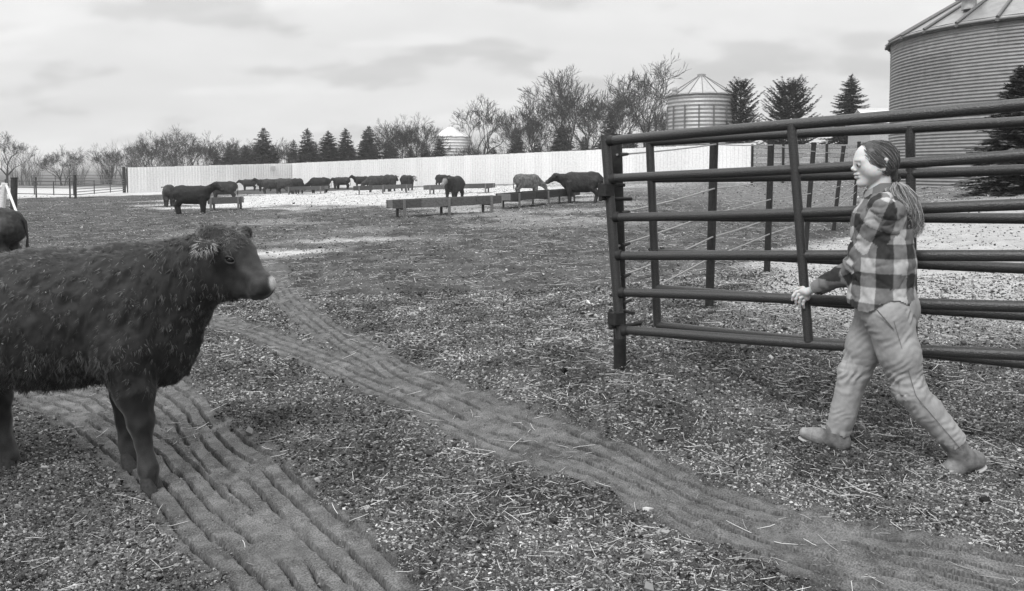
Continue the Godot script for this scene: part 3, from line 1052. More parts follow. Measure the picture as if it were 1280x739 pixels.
func build_bins() -> void:
	var b := build_bin("grain_bin", "large corrugated steel grain bin cut off by the picture edge at the east", Vector3(17.1, 0.0, -25.06), 4.45, 5.85, 8.5, 0.8128, 8, 0.013, 11, 26, 0.27, 0.12)
	# roof vents and hatch on the large bin
	var vent := MB.new()
	var vp := Vector3(-3.35, 6.62, 1.5)
	vent.tube(PackedVector3Array([vp + Vector3(0, -0.3, 0), vp + Vector3(0, 0.0, 0), vp + Vector3(-0.02, 0.05, 0), vp + Vector3(-0.02, 0.14, 0), vp + Vector3(-0.02, 0.24, 0), vp + Vector3(-0.02, 0.28, 0)]), PackedFloat32Array([0.2, 0.2, 0.36, 0.37, 0.27, 0.05]), 20)
	put("roof_vent", vent.mesh(), M.galv, b)
	var hatch := MB.new()
	hatch.box(Transform3D(Basis(Vector3.UP, -0.55) * Basis(Vector3.RIGHT, 0.5), Vector3(-1.95, 6.83, 3.15)), Vector3(0.5, 0.45, 0.5), 0.03)
	put("roof_hatch", hatch.mesh(), M.galv, b)
	var hd := MB.new()
	hd.box(Transform3D(Basis(Vector3.UP, -0.55) * Basis(Vector3.RIGHT, 0.5), Vector3(-2.05, 6.62, 3.4)), Vector3(0.38, 0.12, 0.3), 0.02)
	put("vent_mouth", hd.mesh(), M.dark, b)
	for i in 26:
		var an := TAU * (i + 0.5) / 26.0
		var k := MB.new()
		k.box(Transform3D(Basis(Vector3.UP, an), Vector3(sin(an) * 4.6, 5.72, cos(an) * 4.6)), Vector3(0.1, 0.1, 0.08), 0.015)
		put("eave_clip", k.mesh(), M.ribdark, b)
	var s := build_bin("grain_bin", "smaller round grain bin with stiffener posts behind the pipe gate", Vector3(19.45, 0.3, -80.0), 3.4, 8.9, 11.05, 0.78, 2, 0.035, 10, 16, 0.36, 0.16)
	for i in 15:
		var an := TAU * (i + 0.3) / 15.0
		var mb := MB.new()
		mb.box(Transform3D(Basis(Vector3.UP, an), Vector3(sin(an) * 3.49, 3.85, cos(an) * 3.49)), Vector3(0.13, 7.7, 0.09), 0.01)
		put("stiffener", mb.mesh(), M.ribdark, s)
	for q in [Vector3(-3.0, 9.2, 1.3), Vector3(3.3, 9.25, 0.9)]:
		var mb := MB.new()
		mb.tube(PackedVector3Array([q + Vector3(0, -0.3, 0), q + Vector3(0, 0.05, 0), q + Vector3(0, 0.1, 0), q + Vector3(0, 0.35, 0)]), PackedFloat32Array([0.25, 0.25, 0.42, 0.2]), 14)
		put("roof_vent", mb.mesh(), M.galv, s)
	build_bin("grain_bin", "pale distant grain bin half hidden behind bare trees past the windbreak", Vector3(-9.3, -0.3, -118.0), 3.0, 6.9, 8.6, 0.9, 2, 0.03, 8, 10, 0.75, 0.15, M.galv)
	# shed with a pale roof between the pines and the large bin
	var sh := thing("shed", "small distant shed with a pale gable roof left of the large bin", "shed", Vector3(29.0, 0.8, -62.0))
	var w := MB.new()
	w.box(Transform3D(Basis.IDENTITY, Vector3(0, 2.2, 0)), Vector3(2.6, 4.4, 4.0), 0.02)
	put("wall", w.mesh(), M.galv, sh)
	for sg in [1.0, -1.0]:
		var r := MB.new()
		r.box(Transform3D(Basis(Vector3.RIGHT, 0.5 * sg), Vector3(0, 4.95, 1.05 * sg)), Vector3(2.9, 0.06, 2.6), 0.01)
		put("roof", r.mesh(), M.white, sh)
	var dr := MB.new()
	dr.box(Transform3D(Basis.IDENTITY, Vector3(0.6, 1.2, 2.02)), Vector3(1.6, 2.4, 0.06), 0.01)
	put("door", dr.mesh(), M.plank, sh)

# ------------------------------------------------------------------ trees
func grow(mb: MB, p: Vector3, dir: Vector3, len_: float, r: float, depth: int, g: RandomNumberGenerator, spread: float, thin: float) -> void:
	var segs := 4 if depth > 3 else (3 if depth > 1 else 2)
	var pts := PackedVector3Array([p])
	var rad := PackedFloat32Array([r])
	var d := dir
	var q := p
	for i in segs:
		d = (d + Vector3(g.randf_range(-1, 1), g.randf_range(-0.6, 0.9), g.randf_range(-1, 1)) * 0.16).normalized()
		q += d * len_ / segs
		pts.append(q)
		rad.append(r * (1.0 - 0.42 * (i + 1) / segs))
	mb.tube(pts, rad, 6 if depth > 3 else (4 if depth > 1 else 3), false)
	if depth == 0: return
	var kids := 2 if g.randf() < 0.5 else 3
	if depth == 2: kids += 1
	for k in kids:
		var ax := Vector3(g.randf_range(-1, 1), g.randf_range(-0.3, 0.3), g.randf_range(-1, 1))
		ax = (ax - d * ax.dot(d)).normalized()
		var an := spread * g.randf_range(0.55, 1.25)
		var nd := (d * cos(an) + ax * sin(an) + Vector3(0, 0.08, 0)).normalized()
		var t := 1.0 if k < 2 else g.randf_range(0.35, 0.9)
		var idx := t * segs
		var i0 := mini(int(idx), segs - 1)
		var start := pts[i0].lerp(pts[i0 + 1], idx - i0)
		grow(mb, start, nd, len_ * g.randf_range(0.62, 0.86), maxf(rad[mini(int(round(idx)), segs)] * g.randf_range(0.6, 0.85), thin), depth - 1, g, spread, thin)

func bare_tree_meshes(seed_: int, tall: float, spread: float, stems: int, depth := 7, thin := 0.017) -> Array:
	var g := RandomNumberGenerator.new()
	g.seed = seed_
	var trunk := MB.new()
	var crown := MB.new()
	for s in stems:
		var lean := Vector3(g.randf_range(-0.35, 0.35) * (stems - 1) * 0.6, 1, g.randf_range(-0.35, 0.35) * (stems - 1) * 0.6).normalized()
		var h := tall * g.randf_range(0.2, 0.26)
		var r := tall * 0.024 / sqrt(stems)
		var p := Vector3(g.randf_range(-0.3, 0.3) * (stems - 1), -0.3, 0)
		var pts := PackedVector3Array([p, p + lean * h * 0.5, p + lean * h + Vector3(g.randf_range(-0.1, 0.1), 0, 0)])
		trunk.tube(pts, PackedFloat32Array([r * 1.3, r, r * 0.85]), 8, false)
		for k in 4:
			var an := TAU * (k / 3.0) + g.randf() * 1.2
			var nd := (lean + Vector3(cos(an), 0, sin(an)) * spread * (0.15 if k == 3 else g.randf_range(0.6, 1.3))).normalized()
			grow(crown, pts[2], nd, tall * (0.25 if k == 3 else 0.22), r * (0.72 if k == 3 else 0.6), depth - 1, g, spread, thin)
	return [trunk.mesh(), crown.mesh()]

func top_of(meshes: Array) -> float:
	var y := 0.1
	for m in meshes: y = maxf(y, m.get_aabb().end.y)
	return y

# a flat spray of needles as a few crossing blades
func spray(mb: MB, p: Vector3, d: Vector3, len_: float, wide: float, g: RandomNumberGenerator) -> void:
	var s := d.cross(Vector3.UP)
	if s.length() < 0.1: s = Vector3.RIGHT
	s = s.normalized()
	for k in 3:
		var an := (k - 1) * 0.75 + g.randf_range(-0.2, 0.2)
		var dd := (d * cos(an) + s * sin(an) + Vector3(0, g.randf_range(-0.25, 0.2), 0)).normalized()
		var w := dd.cross(Vector3(g.randf_range(-0.6, 0.6), 1, g.randf_range(-0.6, 0.6))).normalized() * wide * 0.5
		var l := len_ * g.randf_range(0.7, 1.1)
		mb.quad(p - w * 0.4, p + dd * l * 0.45 - w, p + dd * l, p + dd * l * 0.45 + w)

func conifer_meshes(seed_: int, tall: float, wide: float, kind: String, fine := 1.0) -> Array:
	var g := RandomNumberGenerator.new()
	g.seed = seed_
	var trunk := MB.new()
	trunk.tube(PackedVector3Array([Vector3(0, -0.3, 0), Vector3(0.03, tall * 0.5, 0), Vector3(0, tall * 0.97, 0)]), PackedFloat32Array([tall * 0.022, tall * 0.013, 0.02]), 7, false)
	var wood := MB.new()
	var crown := MB.new()
	var y := tall * (0.06 if kind == "spruce" else 0.2)
	var tones := [0.022, 0.03, 0.042, 0.055] if fine < 5.0 else [0.06, 0.075, 0.09, 0.12]
	while y < tall * 0.985:
		var f := y / tall
		var r: float
		var rise: float
		if kind == "spruce":
			r = wide * 0.5 * pow(1.0 - f, 0.8) * g.randf_range(0.8, 1.1)
			rise = lerpf(-0.35, 0.35, f * f)
		else:
			r = wide * 0.5 * sqrt(maxf(0.03, 1.0 - pow(absf(f - 0.38) / 0.63, 1.8))) * g.randf_range(0.7, 1.12)
			rise = lerpf(0.05, 0.9, f)
		var count := 7 if kind == "spruce" else 6
		var ph := g.randf() * TAU
		for k in count:
			if g.randf() < (0.06 if kind == "spruce" else 0.14): continue
			var an := ph + TAU * k / count + g.randf_range(-0.3, 0.3)
			var rr := r * g.randf_range(0.7, 1.08)
			var out := Vector3(cos(an), 0, sin(an))
			var base := Vector3(0, y + g.randf_range(-0.1, 0.1), 0)
			var tip := base + out * rr + Vector3(0, rr * rise, 0)
			var mid := base.lerp(tip, 0.55) + Vector3(0, -rr * 0.1, 0)
			wood.tube(PackedVector3Array([base, mid, tip]), PackedFloat32Array([0.012 + rr * 0.012, 0.008 + rr * 0.006, 0.004]), 3, false)
			var tone: float = tones[g.randi() % 4] * g.randf_range(0.8, 1.2)
			crown.col = Color(tone, tone, tone)
			var steps := int(clampf(rr / (0.16 / fine), 2, 22))
			for i in steps:
				var t := (i + 0.7) / steps
				if kind == "pine" and t < 0.25: continue
				var q := base.lerp(mid, t / 0.55) if t < 0.55 else mid.lerp(tip, (t - 0.55) / 0.45)
				var sl := minf((0.3 + 0.22 * rr * (1.0 - t)) / sqrt(fine), 0.1 + 0.42 * rr) * g.randf_range(0.7, 1.2)
				for sg in [-1.0, 1.0]:
					var sd: Vector3 = (out * 0.8 + out.cross(Vector3.UP) * sg * g.randf_range(0.5, 1.1) + Vector3(0, (g.randf_range(-0.35, 0.1) if kind == "spruce" else g.randf_range(-0.1, 0.9)), 0)).normalized()
					spray(crown, q, sd, sl, sl * ((0.26 if fine > 1.0 else 0.48) if kind == "spruce" else 0.3), g)
		y += tall * (0.021 if kind == "spruce" else 0.03) / sqrt(fine) * (1.0 - 0.3 * f)
	crown.col = Color(0.04, 0.04, 0.04)
	for i in 3: spray(crown, Vector3(0, tall * (0.93 + 0.02 * i), 0), Vector3(g.randf_range(-0.3, 0.3), 1, g.randf_range(-0.3, 0.3)).normalized(), tall * 0.05, 0.12, g)
	return [trunk.mesh(), wood.mesh(), crown.mesh()]

func shrub_meshes(seed_: int, tall: float, wide: float) -> Array:
	var g := RandomNumberGenerator.new()
	g.seed = seed_
	var stems := MB.new()
	for i in 30:
		var an := g.randf() * TAU
		var o := Vector3(cos(an), 0, sin(an)) * wide * 0.3 * g.randf()
		grow(stems, o, (Vector3(cos(an), 0, sin(an)) * g.randf_range(0.05, 0.5) + Vector3(0, 1, 0)).normalized(), tall * g.randf_range(0.35, 0.6), 0.03, 2, g, 0.38, 0.012)
	return [stems.mesh()]

func plant_tree(called: String, label: String, cat: String, group: String, meshes: Array, x: float, d: float, size: float, turn: float, ms: Array, parts: Array) -> void:
	var o := thing(called, label, cat, Vector3(x, land(x, -d) - 0.05, -d), turn, group)
	o.scale = Vector3.ONE * size
	for i in meshes.size():
		put(parts[i], meshes[i], ms[i], o)

func build_trees() -> void:
	var bare := []
	for i in 4: bare.append(bare_tree_meshes(100 + i * 7, 10.0, [0.62, 0.55, 0.68, 0.58][i], [1, 2, 1, 3][i]))
	var bm := [M.bark, M.twig]
	var bp := ["trunk", "branches"]
	var big := [
		# pixel column and height read off the photo, turned into metres: x, d, tall, which
		[21.0, 122.0, 19.4, 2, "tallest bare tree with a wide round crown, left of the smaller grain bin"],
		[9.0, 128.0, 18.6, 0, "tall bare tree with a narrow crown, second left of the smaller grain bin"],
		[13.0, 135.0, 17.5, 1, "bare tree between the two tallest bare trees past the windbreak"],
		[5.0, 130.0, 15.2, 3, "many-stemmed bare tree at the west edge of the tall bare trees"],
		[-4.3, 116.0, 13.0, 0, "bare round-crowned tree standing alone just right of the pale distant bin"],
		[-13.5, 112.0, 10.6, 1, "bare forked tree just left of the pale distant bin"],
		[-16.4, 110.0, 10.2, 3, "bare tree with several stems, farther left of the pale distant bin"],
		[-19.0, 114.0, 7.6, 2, "small bare tree at the right edge of the dark spruces"],
		[16.6, 118.0, 15.5, 3, "bare tree with many stems behind the hinge post of the pipe gate"],
		[25.0, 126.0, 13.0, 1, "bare tree partly behind the smaller grain bin"],
		[-5.8, 108.0, 6.0, 3, "low bare bush-like tree right at the foot of the pale distant bin"],
		[1.6, 136.0, 12.0, 1, "bare tree in the gap between the lone round-crowned tree and the taller ones"],
	]
	for k in big.size():
		var t = big[k]
		plant_tree("bare_tree", t[4], "tree", "bare trees past the windbreak", bare[t[3]], t[0], t[1], t[2] / top_of(bare[t[3]]), k * 1.37, bm, bp)
	# far tree line in the west
	var shrubs := [shrub_meshes(5, 6.0, 6.0), shrub_meshes(6, 6.0, 6.0)]
	plant_tree("bare_tree", "bare tree standing apart at the far west edge, above the white brace post", "tree", "bare trees of the western tree line", bare[0], -77.0, 118.0, 0.8, 0.4, bm, bp)
	var west := [[-66.0, 0.62, 1], [-60.0, 0.86, 3], [-55.6, 0.95, 2], [-50.5, 0.78, 0], [-47.0, 0.8, 1], [-43.2, 0.72, 2], [-39.5, 0.74, 3], [-36.5, 0.68, 0], [-71.0, 0.6, 3], [-58.0, 0.7, 0], [-53.0, 0.7, 1]]
	var ord := ["first", "second", "third", "fourth", "fifth", "sixth", "seventh", "eighth", "ninth", "tenth", "eleventh"]
	west.sort_custom(func(a, b): return a[0] < b[0])
	for k in west.size():
		var t = west[k]
		plant_tree("bare_tree", "%s small bare tree from the west in the tree line over the pasture gate" % ord[k], "tree", "bare trees of the western tree line", bare[t[2]], t[0], 122.0 + 5.0 * (k % 3), t[1], k * 2.1, bm, bp)
	var zone_n := [-1, -1, -1]
	var ords := ord + ["twelfth", "thirteenth", "fourteenth", "fifteenth", "sixteenth", "seventeenth", "eighteenth", "nineteenth", "twentieth", "twenty-first", "twenty-second", "twenty-third"]
	for k in 46:
		var x := -80.0 + k * 2.55
		var zone := 0 if x < -34.0 else (1 if x < -14.0 else 2)
		zone_n[zone] += 1
		var where: String = ["under the western tree line", "behind the dark spruces", "under the bare trees past the windbreak"][zone]
		var lab: String = "grey thicket bush %s, %s from west" % [where, ords[zone_n[zone]]]
		var grp: String = "thicket bushes " + where
		plant_tree("thicket_bush", lab, "bush", grp, [shrubs[k % 2][0]], x + rng.randf_range(-1, 1), 126.0 + rng.randf_range(-6, 14), rng.randf_range(0.6, 1.0), rng.randf() * 6.0, [M.brush], ["stems"])
	# dark conifers
	var spr := []
	for i in 4: spr.append(conifer_meshes(200 + i, 8.0, [7.6, 6.8, 9.4, 5.4][i], "spruce", 0.55))
	var cm := [M.bark, M.bark, M.needle]
	var cp := ["trunk", "limbs", "crown"]
	var sp := [
		[-36.5, 114.0, 8.6, 0, "tallest dark spruce at the left end of the spruce row"], [-40.0, 116.0, 6.2, 1, "small dark spruce at the outer left of the spruce row"],
		[-33.2, 118.0, 7.0, 3, "slim dark spruce right of the tallest left spruce"], [-29.8, 113.0, 8.4, 1, "dark spruce with a clear spire in the middle of the row"],
		[-31.6, 120.0, 6.4, 2, "broad low spruce behind the middle spire"], [-27.0, 114.0, 8.0, 2, "broad dark spruce right of the middle spire"],
		[-24.9, 116.0, 8.5, 1, "narrow dark spruce in the right half of the row"], [-22.7, 120.0, 8.4, 3, "slim spruce standing behind between two broad ones"],
		[-21.0, 114.0, 8.6, 0, "tall dark spruce at the right end of the row"], [-18.2, 116.0, 6.6, 2, "low broad spruce under the small bare tree"],
		[-44.5, 122.0, 6.3, 2, "squat dark evergreen at the west end of the conifers"], [-48.0, 126.0, 5.8, 0, "low dark evergreen over the left end of the windbreak"],
		[-12.4, 112.0, 5.2, 2, "dark low cedar at the foot of the forked bare tree"], [-10.6, 113.0, 6.4, 0, "dark cedar just left of the pale distant bin"],
		[0.8, 121.0, 7.2, 2, "dark broad cedar under the lone round-crowned tree's right side"], [4.0, 118.0, 6.0, 0, "dark cedar at the foot of the many-stemmed bare tree"],
		[7.4, 116.0, 8.0, 2, "dark shaggy cedar under the tall narrow bare tree"], [11.0, 119.0, 6.2, 0, "low dark cedar between two bare trunks"],
		[14.8, 117.0, 10.0, 1, "upright dark cedar under the tallest bare trees"], [18.4, 121.0, 7.0, 2, "dark cedar behind the hinge post of the gate"], [-3.0, 124.0, 5.2, 2, "low dark cedar behind the lone round-crowned tree"],
	]
	for k in sp.size():
		var t = sp[k]
		plant_tree("spruce_tree", t[4], "tree", "dark conifers past the windbreak", spr[t[3]], t[0], t[1], t[2] / 8.0, k * 1.1, cm, cp)
	for k in 12:
		plant_tree("spruce_tree", "low dark spruce filling the gaps of the spruce row, %s from the west" % ords[k], "tree", "dark conifers past the windbreak", spr[(k * 3) % 4], -43.0 + k * 2.5 + rng.randf_range(-0.8, 0.8), 117.0 + rng.randf_range(-3, 5), rng.randf_range(0.55, 0.85), k * 0.8, cm, cp)
	var pine := [conifer_meshes(301, 10.0, 7.4, "pine", 1.5), conifer_meshes(302, 10.0, 5.6, "pine", 1.5)]
	plant_tree("pine_tree", "dark pine just right of the smaller grain bin", "tree", "pines beyond the alley", pine[1], 22.9, 78.0, 0.95, 0.5, cm, cp)
	plant_tree("pine_tree", "broad dark pine in the middle, above the board fence", "tree", "pines beyond the alley", pine[0], 26.4, 74.0, 0.88, 2.0, cm, cp)
	var sp2 := conifer_meshes(303, 10.0, 9.0, "spruce", 1.5)
	plant_tree("pine_tree", "dark tiered pine left of the large bin", "tree", "pines beyond the alley", sp2, 32.2, 74.0, 0.97, 2.0, cm, cp)
	var bl := conifer_meshes(304, 3.05, 3.1, "spruce", 6.0)
	plant_tree("blue_spruce", "dense young spruce right in front of the large bin", "tree", "", bl, 12.2, 18.6, 1.0, 0.6, [M.bark, M.bark, M.needle2], cp)

# ------------------------------------------------------------------ the herd
func cow_body(head: String) -> Body:
	var b := Body.new()
	var Z := Vector3(0, 0, 1)
	b.bone(Vector3(-0.5, 0.95, 0), Vector3(0.3, 0.94, 0), 0.34, 0.35, 0.1, Z, 0.9)
	b.bone(Vector3(-0.32, 0.78, 0), Vector3(0.22, 0.76, 0), 0.32, 0.31, 0.1, Z, 1.0)
	b.bone(Vector3(-0.68, 1.08, 0), Vector3(-0.45, 1.1, 0), 0.19, 0.2, 0.1, Z, 1.1)
	b.ball(Vector3(-0.66, 0.9, 0), 0.25, 0.1)
	b.bone(Vector3(0.38, 1.06, 0), Vector3(0.43, 0.84, 0), 0.22, 0.24, 0.1, Z, 0.95)
	b.bone(Vector3(0.5, 0.72, 0), Vector3(0.62, 0.78, 0), 0.17, 0.14, 0.08)
	var hp: Vector3
	var hm: Vector3
	if head == "up":
		hp = Vector3(0.98, 1.3, 0); hm = Vector3(1.3, 1.08, 0)
	elif head == "level":
		hp = Vector3(1.02, 1.1, 0); hm = Vector3(1.36, 0.88, 0)
	else:
		hp = Vector3(0.98, 0.68, 0); hm = Vector3(1.2, 0.32, 0)
	b.bone(Vector3(0.5, 1.02, 0), hp - Vector3(0.04, 0.02, 0), 0.21, 0.15, 0.07, Z, 0.75)
	b.bone(Vector3(0.52, 0.8, 0), hp + Vector3(-0.04, -0.09, 0), 0.14, 0.08, 0.07, Z, 0.7)
	b.ball(hp, 0.16, 0.06, Z, 0.9)
	b.bone(hp.lerp(hm, 0.2), hm, 0.135, 0.085, 0.04, Z, 0.9)
	b.ball(hm, 0.09, 0.03, Z, 1.15)
	for s in [-1.0, 1.0]:
		b.bone(hp + Vector3(-0.04, 0.06, 0.11 * s), hp + Vector3(-0.08, 0.04, 0.3 * s), 0.035, 0.05, 0.02, Vector3(1, 0.5, 0), 0.4)
		b.bone(Vector3(0.42, 0.82, 0.17 * s), Vector3(0.44, 0.42, 0.17 * s), 0.16, 0.1, 0.06)
		b.bone(Vector3(0.44, 0.42, 0.17 * s), Vector3(0.43, 0.08, 0.17 * s), 0.088, 0.068, 0.03)
		b.bone(Vector3(0.43, 0.05, 0.17 * s), Vector3(0.46, 0.02, 0.17 * s), 0.055, 0.05, 0.02)
		b.bone(Vector3(-0.62, 0.9, 0.17 * s), Vector3(-0.5, 0.62, 0.19 * s), 0.2, 0.12, 0.08)
		b.bone(Vector3(-0.5, 0.64, 0.19 * s), Vector3(-0.7, 0.42, 0.18 * s), 0.14, 0.09, 0.05)
		b.bone(Vector3(-0.7, 0.42, 0.18 * s), Vector3(-0.63, 0.08, 0.18 * s), 0.085, 0.068, 0.03)
		b.bone(Vector3(-0.63, 0.05, 0.18 * s), Vector3(-0.59, 0.02, 0.18 * s), 0.055, 0.05, 0.02)
	b.build(0.03)
	for i in b.verts.size():
		var p := b.verts[i]
		b.verts[i] = p + b.norms[i] * (0.012 * nf.get_noise_3d(p.x * 220, p.y * 220, p.z * 220) + 0.012 * nf.get_noise_3d(p.x * 60, p.y * 60, p.z * 60))
	b.renormal()
	return b

func cow_mesh(b: Body, tone: float, face: float, head: String) -> ArrayMesh:
	var mb := MB.new()
	b.into(mb, func(p: Vector3, n: Vector3) -> Color:
		var v := tone * (1.0 + 0.8 * nf.get_noise_3d(p.x * 90, p.y * 30, p.z * 90) + 0.6 * nz.get_noise_3d(p.x * 25, p.y * 15, p.z * 25))
		if p.y < 0.3: v *= 1.5
		var muzzle := Vector3(1.3, 1.08, 0) if head == "up" else (Vector3(1.36, 0.88, 0) if head == "level" else Vector3(1.2, 0.32, 0))
		if p.distance_to(muzzle) < 0.1: v = maxf(v, tone * 3.0)
		if face > 0.0 and p.x > 0.92 and p.distance_to(muzzle) < 0.4 and absf(p.z) < 0.15: v = face * (0.8 + 0.4 * nf.get_noise_3d(p.x * 200, p.y * 200, p.z * 200))
		return Color(v, v, v))
	return mb.mesh()

func build_herd() -> void:
	var heads := ["up", "level", "down"]
	var shape := {}
	var meshes := {}
	for h in heads:
		shape[h] = cow_body(h)
		meshes[h] = [cow_mesh(shape[h], 0.012, 0.0, h), cow_mesh(shape[h], 0.024, 0.0, h), cow_mesh(shape[h], 0.042, 0.0, h)]
	var tail := MB.new()
	tail.tube(PackedVector3Array([Vector3(-0.83, 1.16, 0), Vector3(-0.93, 1.05, 0), Vector3(-0.95, 0.75, 0.01), Vector3(-0.93, 0.5, 0.02), Vector3(-0.93, 0.36, 0.02)]), PackedFloat32Array([0.035, 0.028, 0.018, 0.035, 0.008]), 7)
	var tm := tail.mesh()
	var white_face := cow_mesh(shape.level, 0.02, 0.32, "level")
	var pale := cow_mesh(shape.down, 0.13, 0.0, "down")
	var greyb := cow_mesh(shape.up, 0.035, 0.0, "up")
	var rump := cow_mesh(shape.level, 0.035, 0.0, "level")
	# x, d, turn (0 faces east), size, head or mesh, label
	var E := 0.0
	var W := PI
	var N := PI / 2
	var S := -PI / 2
	var herd := [
		[-14.2, 34.4, 0.12, 0.98, meshes.up, "large dark cow standing broadside in the west in front of two others"],
		[-19.3, 43.5, 2.1, 0.95, meshes.level, "dark cow turned away behind the broadside cow in the west, tail toward us"],
		[-18.9, 50.5, W + 0.2, 1.0, meshes.down, "dark cow whose back shows over the short feed bunk in the west"],
		[-28.6, 84.0, W + 0.1, 0.95, meshes.level, "lone dark cow at the windbreak, farthest west"],
		[-25.3, 79.0, W + 0.2, 0.95, meshes.up, "dark cow with raised head at the left end of the tight row"],
		[-20.6, 66.5, 0.5, 1.0, meshes.down, "first dark cow of the tight row, just left of its middle"],
		[-19.3, 66.0, -0.25, 1.02, meshes.level, "second dark cow of the tight row, broadside"],
		[-18.0, 65.0, 1.35, 1.0, meshes.down, "third dark cow of the tight row, seen from behind"],
		[-16.4, 65.5, W - 0.1, 1.02, meshes.down, "fourth dark cow of the tight row, feeding at the bunk"],
		[-21.6, 76.0, W, 0.95, meshes.down, "dark cow whose back shows behind the tight row"],
		[-18.9, 77.0, W, 0.95, meshes.level, "dark cow standing behind the right end of the tight row"],
		[-18.6, 82.0, 1.9, 0.95, meshes.down, "dark cow near the windbreak, left one of a pair"],
		[-17.6, 80.0, W - 0.15, 0.97, meshes.level, "dark cow near the windbreak, right one of a pair"],
		[-16.0, 82.0, W + 0.15, 0.98, meshes.up, "dark cow near the windbreak with its head held high, facing left"],
		[-11.0, 62.5, W + 0.35, 1.02, meshes.down, "dark cow at the left of the middle bunk group"],
		[-9.7, 61.5, 1.3, 1.05, meshes.level, "dark cow seen from behind in the middle bunk group"],
		[-8.5, 63.0, -0.9, 0.98, white_face, "dark cow with a pale face at the right of the middle bunk group"],
		[-6.3, 70.0, -0.75, 0.9, meshes.level, "dark calf by the windbreak above the pale-faced cow"],
		[-3.1, 41.2, S - 0.35, 1.02, white_face, "pale-faced dark cow looking toward us over the nearest bunk"],
		[0.95, 45.0, 0.35, 0.98, pale, "light grey cow with lowered head behind the bunk"],
		[-9.12, 13.1, W + 0.05, 0.9, rump, "dark shaggy animal whose rump shows behind the young bull's back at the west edge"],
		[3.05, 34.6, W - 0.12, 1.08, meshes.level, "large dark cow broadside near the gate, head over the bunk"],
	]
	for i in herd.size():
		var c = herd[i]
		var o := thing("cow", c[5], "cow", Vector3(c[0], land(c[0], -c[1]) - 0.02, -c[1]), c[2], "cattle of the herd behind")
		o.scale = Vector3.ONE * c[3]
		put("body", c[4][(i * 5 + i / 3) % 3] if c[4] is Array else c[4], M.cow, o)
		put("tail", tm, M.cowtail, o)

# ------------------------------------------------------------------ the young bull in front
func hair_blade(curl: float) -> ArrayMesh:
	var mb := MB.new()
	var p := PackedVector3Array()
	var w := [0.5, 0.45, 0.3, 0.03]
	for i in 4:
		var t := i / 3.0
		p.append(Vector3(0, sin(t * curl) / maxf(curl, 0.1) * 0.25 * (1.0 if curl < 1.0 else 1.6), t * (1.0 - 0.2 * t * curl)))
	for i in 3:
		var a := Vector3(w[i], 0, 0)
		var b := Vector3(w[i + 1], 0, 0)
		mb.quad(p[i] - a * 0.1, p[i + 1] - b * 0.1, p[i + 1] + b * 0.1, p[i] + a * 0.1)
	return mb.mesh()

